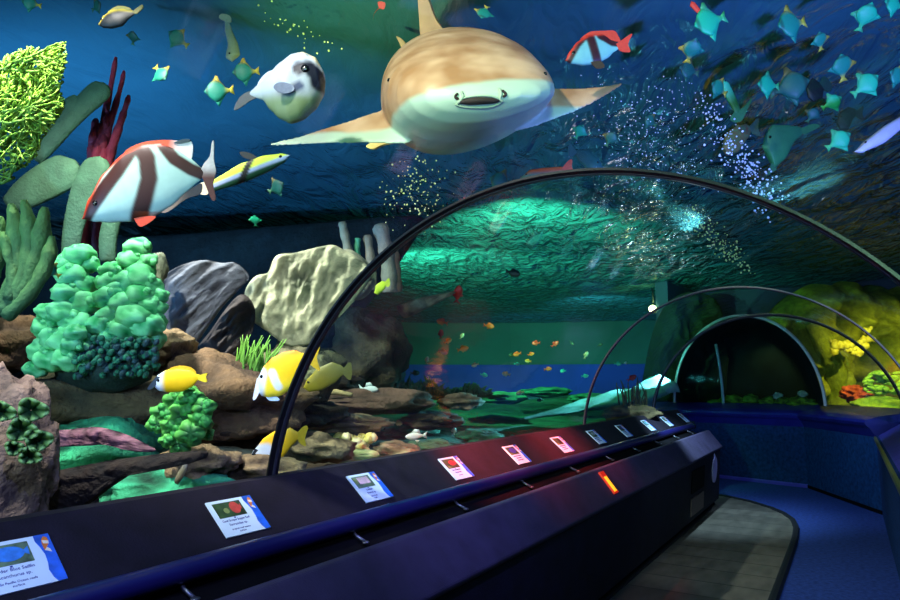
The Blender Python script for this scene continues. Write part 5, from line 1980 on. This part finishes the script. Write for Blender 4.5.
# --- the far school: small oval fish
def darter(c1, c2, flat=0.16, tall=0.24):
    b = MB()
    ns, nr = 12, 10
    rings = []
    for i in range(ns + 1):
        t = 0.5 - 0.5 * math.cos(PI * i / ns)
        h = tall * math.sin(PI * min(1, t ** 0.75 * 0.93 + 0.02)) + 0.012
        w = flat * math.sin(PI * min(1, t ** 0.7 * 0.93 + 0.02)) + 0.01
        rings.append([b.vert((0.5 - t * 0.85, w * math.sin(2 * PI * j / nr), h * math.cos(2 * PI * j / nr)), mixc(c1, c2, sstep(-0.1, 0.12, -h * math.cos(2 * PI * j / nr)))) for j in range(nr)])
    for i in range(ns):
        for j in range(nr):
            b.face((rings[i][j], rings[i][(j + 1) % nr], rings[i + 1][(j + 1) % nr], rings[i + 1][j]))
    b.face(rings[0][::-1])
    b.face(rings[-1])
    for pts, c in (([(-0.32, 0.03), (-0.55, 0.2), (-0.48, 0), (-0.55, -0.2), (-0.32, -0.03)], c1), ([(0.2, 0.18), (0.05, 0.33), (-0.15, 0.28), (-0.2, 0.12)], c1), ([(0.05, -0.18), (-0.05, -0.3), (-0.18, -0.2)], c2)):
        b.slab([(x, 0, z) for x, z in pts], (0, 1, 0), 0.02, c)
    return b.build('reef_fish', m_fish)


far = dict(o=darter(hx('#d8401a'), hx('#f07030')), y=darter(hx('#f0781c'), hx('#f8b070')), r=darter(hx('#b8241c'), hx('#d84a3a')), p=darter(hx('#c88a70'), hx('#d8c0a8')), w=darter(hx('#c8d0d0'), hx('#e8ece8')),
           d=darter(hx('#10201c'), hx('#3a3a2a')), t=darter(hx('#2f9aa0'), hx('#7fd0d0')), n=darter(hx('#7a5a3c'), hx('#b8946a')), s=darter(hx('#cfe0d8'), hx('#e8f0e4'), 0.10, 0.15))
for a in (
        ('o', 442, 322, 12, 'orange fish at the upper left of the far school', 15, -1, 9), ('o', 489, 326, 11, 'darker orange fish alone at the top of the far school', -10, 1, 9),
        ('r', 458, 294, 18, 'dark red fish hanging upright above the far school', 80, 1, 8.5), ('d', 513, 273, 15, 'dark fish with an orange tail high over the far school', -15, 1, 6.9),
        ('y', 448, 341, 9, 'pale orange fish directly below the upper left orange one', 30, 1, 9.5), ('y', 463, 349, 12, 'bright yellow-orange fish, brightest of the far school', 15, 1, 9.5),
        ('p', 443, 352, 10, 'brownish pale fish left of the bright yellow-orange one', -15, 1, 9.5), ('r', 536, 343, 9, 'red fish, left of the upper red pair in the far school', 0, -1, 10),
        ('r', 555, 344, 9, 'pinkish red fish tilted up, right of the upper red pair', 40, 1, 10), ('o', 517, 354, 9, 'orange fish beside a dark one in the middle of the far school', -10, -1, 10),
        ('d', 512, 355, 8, 'dark fish touching an orange one in the middle of the far school', 0, -1, 10.4), ('o', 531, 354, 7, 'orange fish, upper of the close pair in mid school', 20, 1, 10.2),
        ('y', 528, 361, 7, 'orange fish, lower of the close pair in mid school', 10, -1, 10.2), ('o', 548, 369, 8, 'orange fish just over the edge of the blue band', 10, 1, 10.5),
        ('p', 586, 355, 8, 'tan fish tilted upright nearest the second rib', 70, 1, 10.5), ('p', 475, 365, 8, 'pale tan fish at the top edge of the blue band', -15, -1, 10),
        ('p', 506, 374, 9, 'pinkish pale fish in the blue band', 15, -1, 10), ('p', 427, 360, 8, 'pale fish hanging upright at the left end of the blue band', 80, 1, 9.5),
        ('w', 385, 346, 15, 'pinkish white fish above the blue band near the rib', -10, -1, 8.5), ('w', 369, 355, 12, 'white fish just left of the pinkish white one', 0, 1, 8.5),
        ('n', 333, 362, 13, 'tan fish closest to the right side of the near rib', -5, 1, 8), ('s', 369, 389, 21, 'slim silver white fish lying before the pinkish-brown shelf', 0, 1, 6.4),
        ('s', 416, 436, 22, 'slim pale green fish just above the ledge signs', 0, -1, 5.6), ('n', 398, 423, 10, 'small tan fish over the dark brown rock', 0, 1, 6.4),
        ('r', 632, 378, 10, 'dark red fish in front of the stalky coral', 35, 1, 8.8), ('t', 484, 375, 8, 'teal fish in the blue band, left of the pinkish pale one', -10, 1, 10.5),
        ('t', 517, 364, 6, 'tiny teal fish over the middle of the blue band', 0, 1, 10.5), ('t', 563, 371, 7, 'tiny teal fish right of the low orange one', 0, -1, 10.5),
        ('t', 585, 376, 7, 'tiny teal fish near the second rib in the blue band', 10, 1, 10.5), ('d', 572, 343, 6, 'tiny dark fish right of the upper red pair', -40, 1, 10.8),
        ('r', 441, 334, 10, 'dim dark red fish under the upper left orange one', 85, 1, 9.8), ('d', 415, 373, 10, 'dark fish in the left end of the blue band', 5, 1, 9.8),
        ('t', 618, 364, 7, 'tiny pale teal fish right of the second rib', 0, 1, 10.5), ('w', 626, 363, 5, 'tiny white fish right of the second rib', 0, -1, 10.5),
        ('p', 462, 336, 7, 'dim tan fish between the two upper orange fish', 60, 1, 10.2), ('d', 600, 345, 6, 'tiny dark fish beside the second rib', 30, 1, 10.8),
        ('p', 520, 393, 9, 'tan fish low over the green sea bed', -10, -1, 10.5), ('n', 345, 384, 9, 'small tan fish above the pale coral stick', 0, -1, 6.8),
        ('w', 454, 431, 8, 'small pale fish low over the sea bed by the ledge', 80, 1, 6.8), ('d', 540, 400, 7, 'tiny dark fish low over the green sea bed', 0, -1, 9.8)):
    k, x, y, sz, lab, ang, face, dd = a
    place(k, x, y, sz, lab, ang, face, 0.35, dd, group='far school of small reef fish', P=far)

# ================================================================== THE GUITARFISH
GD = 3.25
gs = GD / F_PX


def ring_pt(cx0, cy0, hw, ht, hb, a, flat=0.8):
    c, s_ = math.cos(a), math.sin(a)
    if s_ < 0:                          # the belly narrows and hangs towards the viewer's left
        return cx0 + hw * c * (1 - 0.10 * (-s_) ** 2) - 0.26 * hw * (-s_) ** 1.5, cy0 + hb * (-s_) ** 1.0
    x = cx0 + hw * math.copysign(abs(c) ** 0.97, c)
    y = cy0 - (ht if s_ > 0 else hb) * math.copysign(abs(s_) ** 0.9, s_)
    return x, y


def guitarfish():
    b = MB()
    # stations from the snout back: centre (view px), half width, height above, height below, depth behind the snout (m)
    ST = [(486, 95, 4, 2, 3, 0.0), (485, 94, 36, 8, 10, 0.015), (483, 93, 58, 16, 20, 0.05), (480, 92, 71, 26, 31, 0.11), (476, 91, 79, 36, 41, 0.20), (471, 91, 83, 46, 51, 0.33),
          (467, 92, 84, 55, 58, 0.50), (464, 92, 83, 62, 63, 0.70), (461, 91, 79, 64, 62, 0.92), (458, 89, 72, 62, 57, 1.15), (454, 86, 60, 57, 48, 1.4), (449, 80, 44, 48, 36, 1.7), (444, 72, 30, 38, 26, 2.0), (440, 64, 18, 28, 16, 2.35), (437, 58, 8, 20, 9, 2.7)]
    n = 48
    rows = []
    for (cx0, cy0, hw, ht, hb, dz) in ST:
        row = []
        for j in range(n):
            a = 2 * PI * j / n
            x, y = ring_pt(cx0, cy0, hw, ht, hb, a)
            row.append(b.vert(W(x, y, GD + dz - 0.35)))
        rows.append(row)
    for i in range(len(rows) - 1):
        for j in range(n):
            b.face((rows[i][j], rows[i][(j + 1) % n], rows[i + 1][(j + 1) % n], rows[i + 1][j]))
    b.face(rows[0][::-1])
    b.face(rows[-1])
    # broad pectoral fins, part of the same body
    for fin in ([(410, 124, 20, 7), (392, 126, 18.5, 6), (372, 128, 15.5, 5), (350, 132, 11.5, 4), (325, 136, 8, 3), (298, 141, 4.2, 2), (281, 143, 2.6, 2), (270, 145, 1.3, 1.8)],
                [(515, 108, 24, 7), (538, 107, 19, 6), (556, 103.5, 15.5, 5), (575, 100, 12, 4), (592, 95.5, 8.5, 3), (608, 90, 4.4, 2.4), (622, 84, 1.5, 1.8)]):
        rr = []
        for k, (x, y, h, th) in enumerate(fin):
            w = k / (len(fin) - 1)
            dz = 0.20 + 0.12 * w
            row = []
            for j in range(16):
                a = 2 * PI * j / 16
                row.append(b.vert(W(x, y - h * math.sin(a), GD + dz + th * gs * math.cos(a) + 0.10 * h / 20 * math.sin(a))))
            rr.append(row)
        for i in range(len(rr) - 1):
            for j in range(16):
                b.face((rr[i][j], rr[i][(j + 1) % 16], rr[i + 1][(j + 1) % 16], rr[i + 1][j]))
        b.face(rr[0][::-1])
        b.face(rr[-1])
    return b


def guitar_mat():
    m = bpy.data.materials.new('guitarfish_skin')
    m.use_nodes = True
    N, L = m.node_tree.nodes, m.node_tree.links
    bs = N['Principled BSDF']
    bs.inputs['Roughness'].default_value = 0.42
    bs.inputs['Specular IOR Level'].default_value = 0.5
    tc = N.new('ShaderNodeTexCoord')
    sp = N.new('ShaderNodeSeparateXYZ')
    L.new(tc.outputs['Object'], sp.inputs[0])
    nz = N.new('ShaderNodeTexNoise')
    nz.inputs['Scale'].default_value = 5
    L.new(tc.outputs['Object'], nz.inputs['Vector'])
    # height of the tan-to-white line: z + 0.22 * x + curve
    a1 = N.new('ShaderNodeMath'); a1.operation = 'MULTIPLY_ADD'
    a1.inputs[1].default_value = -0.15
    cl = N.new('ShaderNodeClamp')
    cl.inputs['Min'].default_value = -0.42
    cl.inputs['Max'].default_value = 0.42
    L.new(sp.outputs['X'], cl.inputs['Value'])
    L.new(cl.outputs['Result'], a1.inputs[0])
    L.new(sp.outputs['Z'], a1.inputs[2])
    x2 = N.new('ShaderNodeMath'); x2.operation = 'MULTIPLY'
    L.new(sp.outputs['X'], x2.inputs[0])
    L.new(sp.outputs['X'], x2.inputs[1])
    a2 = N.new('ShaderNodeMath'); a2.operation = 'MULTIPLY_ADD'
    a2.inputs[1].default_value = 0.02
    mn = N.new('ShaderNodeMath'); mn.operation = 'MINIMUM'
    mn.inputs[1].default_value = 0.17
    L.new(x2.outputs[0], mn.inputs[0])
    L.new(mn.outputs[0], a2.inputs[0])
    L.new(a1.outputs[0], a2.inputs[2])
    a3 = N.new('ShaderNodeMath'); a3.operation = 'MULTIPLY_ADD'
    a3.inputs[1].default_value = 0.05
    L.new(nz.outputs['Fac'], a3.inputs[0])
    L.new(a2.outputs[0], a3.inputs[2])
    rp = N.new('ShaderNodeMapRange')
    rp.interpolation_type = 'SMOOTHSTEP'
    rp.inputs['From Min'].default_value = -0.065
    rp.inputs['From Max'].default_value = -0.03
    L.new(a3.outputs[0], rp.inputs['Value'])
    tan = N.new('ShaderNodeValToRGB')
    tan.color_ramp.elements[0].position = 0.35
    tan.color_ramp.elements[0].color = c4(hx('#a87c50'))
    tan.color_ramp.elements[1].position = 0.68
    tan.color_ramp.elements[1].color = c4(hx('#d8b48a'))
    L.new(nz.outputs['Fac'], tan.inputs['Fac'])
    mx = N.new('ShaderNodeMix')
    mx.data_type = 'RGBA'
    L.new(rp.outputs['Result'], mx.inputs['Factor'])
    mx.inputs[6].default_value = c4(hx('#b4ccae'))
    L.new(tan.outputs['Color'], mx.inputs[7])
    L.new(mx.outputs[2], bs.inputs['Base Color'])
    return m


gb = guitarfish()
bvh = BVHTree.FromPolygons([Vector(v) for v in gb.v], gb.f)
GC = W(464, 92, GD)
# body frame: x to the viewer's right, z up, y away
GM = Matrix.Translation(GC) @ Matrix((RGT, FWD, UPV)).transposed().to_4x4()
GI = GM.inverted()
gb.v = [tuple(GI @ Vector(v)) for v in gb.v]
g = gb.build('guitarfish', guitar_mat())
g.matrix_world = GM
tag(g, 'huge tan and white guitarfish gliding head-on over the tunnel', 'guitarfish')
remesh(g, 0.009, 6)


def skin(px, py, out=0.004):
    v = (FWD + RGT * ((px - 450) / F_PX) + UPV * ((300 - py) / F_PX)).normalized()
    h = bvh.ray_cast(EYEP, v)
    if h[0] is None:
        return GI @ W(px, py, GD - 0.1)
    return GI @ (h[0] - v * out)


def on_skin_tube(name, pts, r, m, n=16, parent=None):
    b = MB()
    q = smooth_path(pts, n)
    b.tube([skin(p[0], p[1]) for p in q], [r * (1 if 0 < i < n else 0.35) * gs for i in range(n + 1)], 8)
    return b.build(name, m, parent or g)


m_lip = mat('guitarfish_lip', hx('#a4b898'), 0.5, 0.1, 20)
m_mouth = mat('guitarfish_mouth', hx('#2a1c14'), 0.7, 0.3, 20)
b = MB()
mp_ = smooth_path([(457, 103), (464, 99.5), (474, 97.5), (486, 97.5), (495, 98.5), (500, 101), (494, 103.5), (482, 104.5), (468, 105), (457, 103)], 36)[:-1]
fr = [b.vert(skin(p[0], p[1], 0.010)) for p in mp_]
bk = [b.vert(skin(p[0], p[1], -0.02)) for p in mp_]
b.face(fr)
for i in range(len(fr)):
    b.face((fr[i], bk[i], bk[(i + 1) % len(fr)], fr[(i + 1) % len(fr)]))
mo = b.build('mouth', m_mouth, g)
on_skin_tube('lip', [(455, 104), (462, 106.5), (476, 107.5), (490, 107), (501, 103)], 1.1, m_lip)
on_skin_tube('lip', [(458, 101), (466, 97.5), (480, 95.8), (492, 96.5), (500, 99.5)], 0.9, m_lip)
for pts in ([(461, 91), (463, 96), (460, 101), (457, 104)], [(499, 88), (501, 94), (500, 99), (503, 102)]):
    on_skin_tube('nostril_flap', pts, 1.3, m_lip)
for pts in ([(458, 93), (455, 97), (459, 99)], [(502, 90), (506, 94), (503, 97)]):
    on_skin_tube('nostril', pts, 1.2, m_mouth, 8)
for pts in ([(520, 84), (528, 78), (535, 80), (538, 86)],):
    pass
for (x, y) in ((389, 80), (545, 74)):
    b = MB()
    b.blob(skin(x, y, 0.0), (1.9 * gs, 1.9 * gs, 1.9 * gs), 14, 10, 0)
    b.build('eye', m_eye, g)
m_gfin = mat('guitarfish_fin', hx('#a88458'), 0.5, 0.2, 8)


def gfin(name, pts, dz, th):
    b = MB()
    P = smooth_path(list(pts) + [pts[0]], len(pts) * 5)[:-1]
    b.slab([GI @ W(p[0], p[1], GD + dz) for p in P], (0.35, 1, 0), th)
    o = b.build(name, m_gfin, g, smooth=False)
    bevel(o, th * 0.4, 2)
    return o


gfin('dorsal_fin', [(422, 44), (421, 30), (420, 14), (418, -6), (413, -22), (424, -14), (431, 4), (436, 18), (444, 30), (452, 36)], 0.75, 0.05)
gfin('dorsal_fin', [(404, 58), (401, 46), (397, 37), (403, 40), (408, 47), (412, 56)], 1.3, 0.03)
gfin('pelvic_fin', [(394, 136), (384, 138), (372, 143), (367, 147), (374, 149), (384, 145), (396, 142)], 0.75, 0.03)
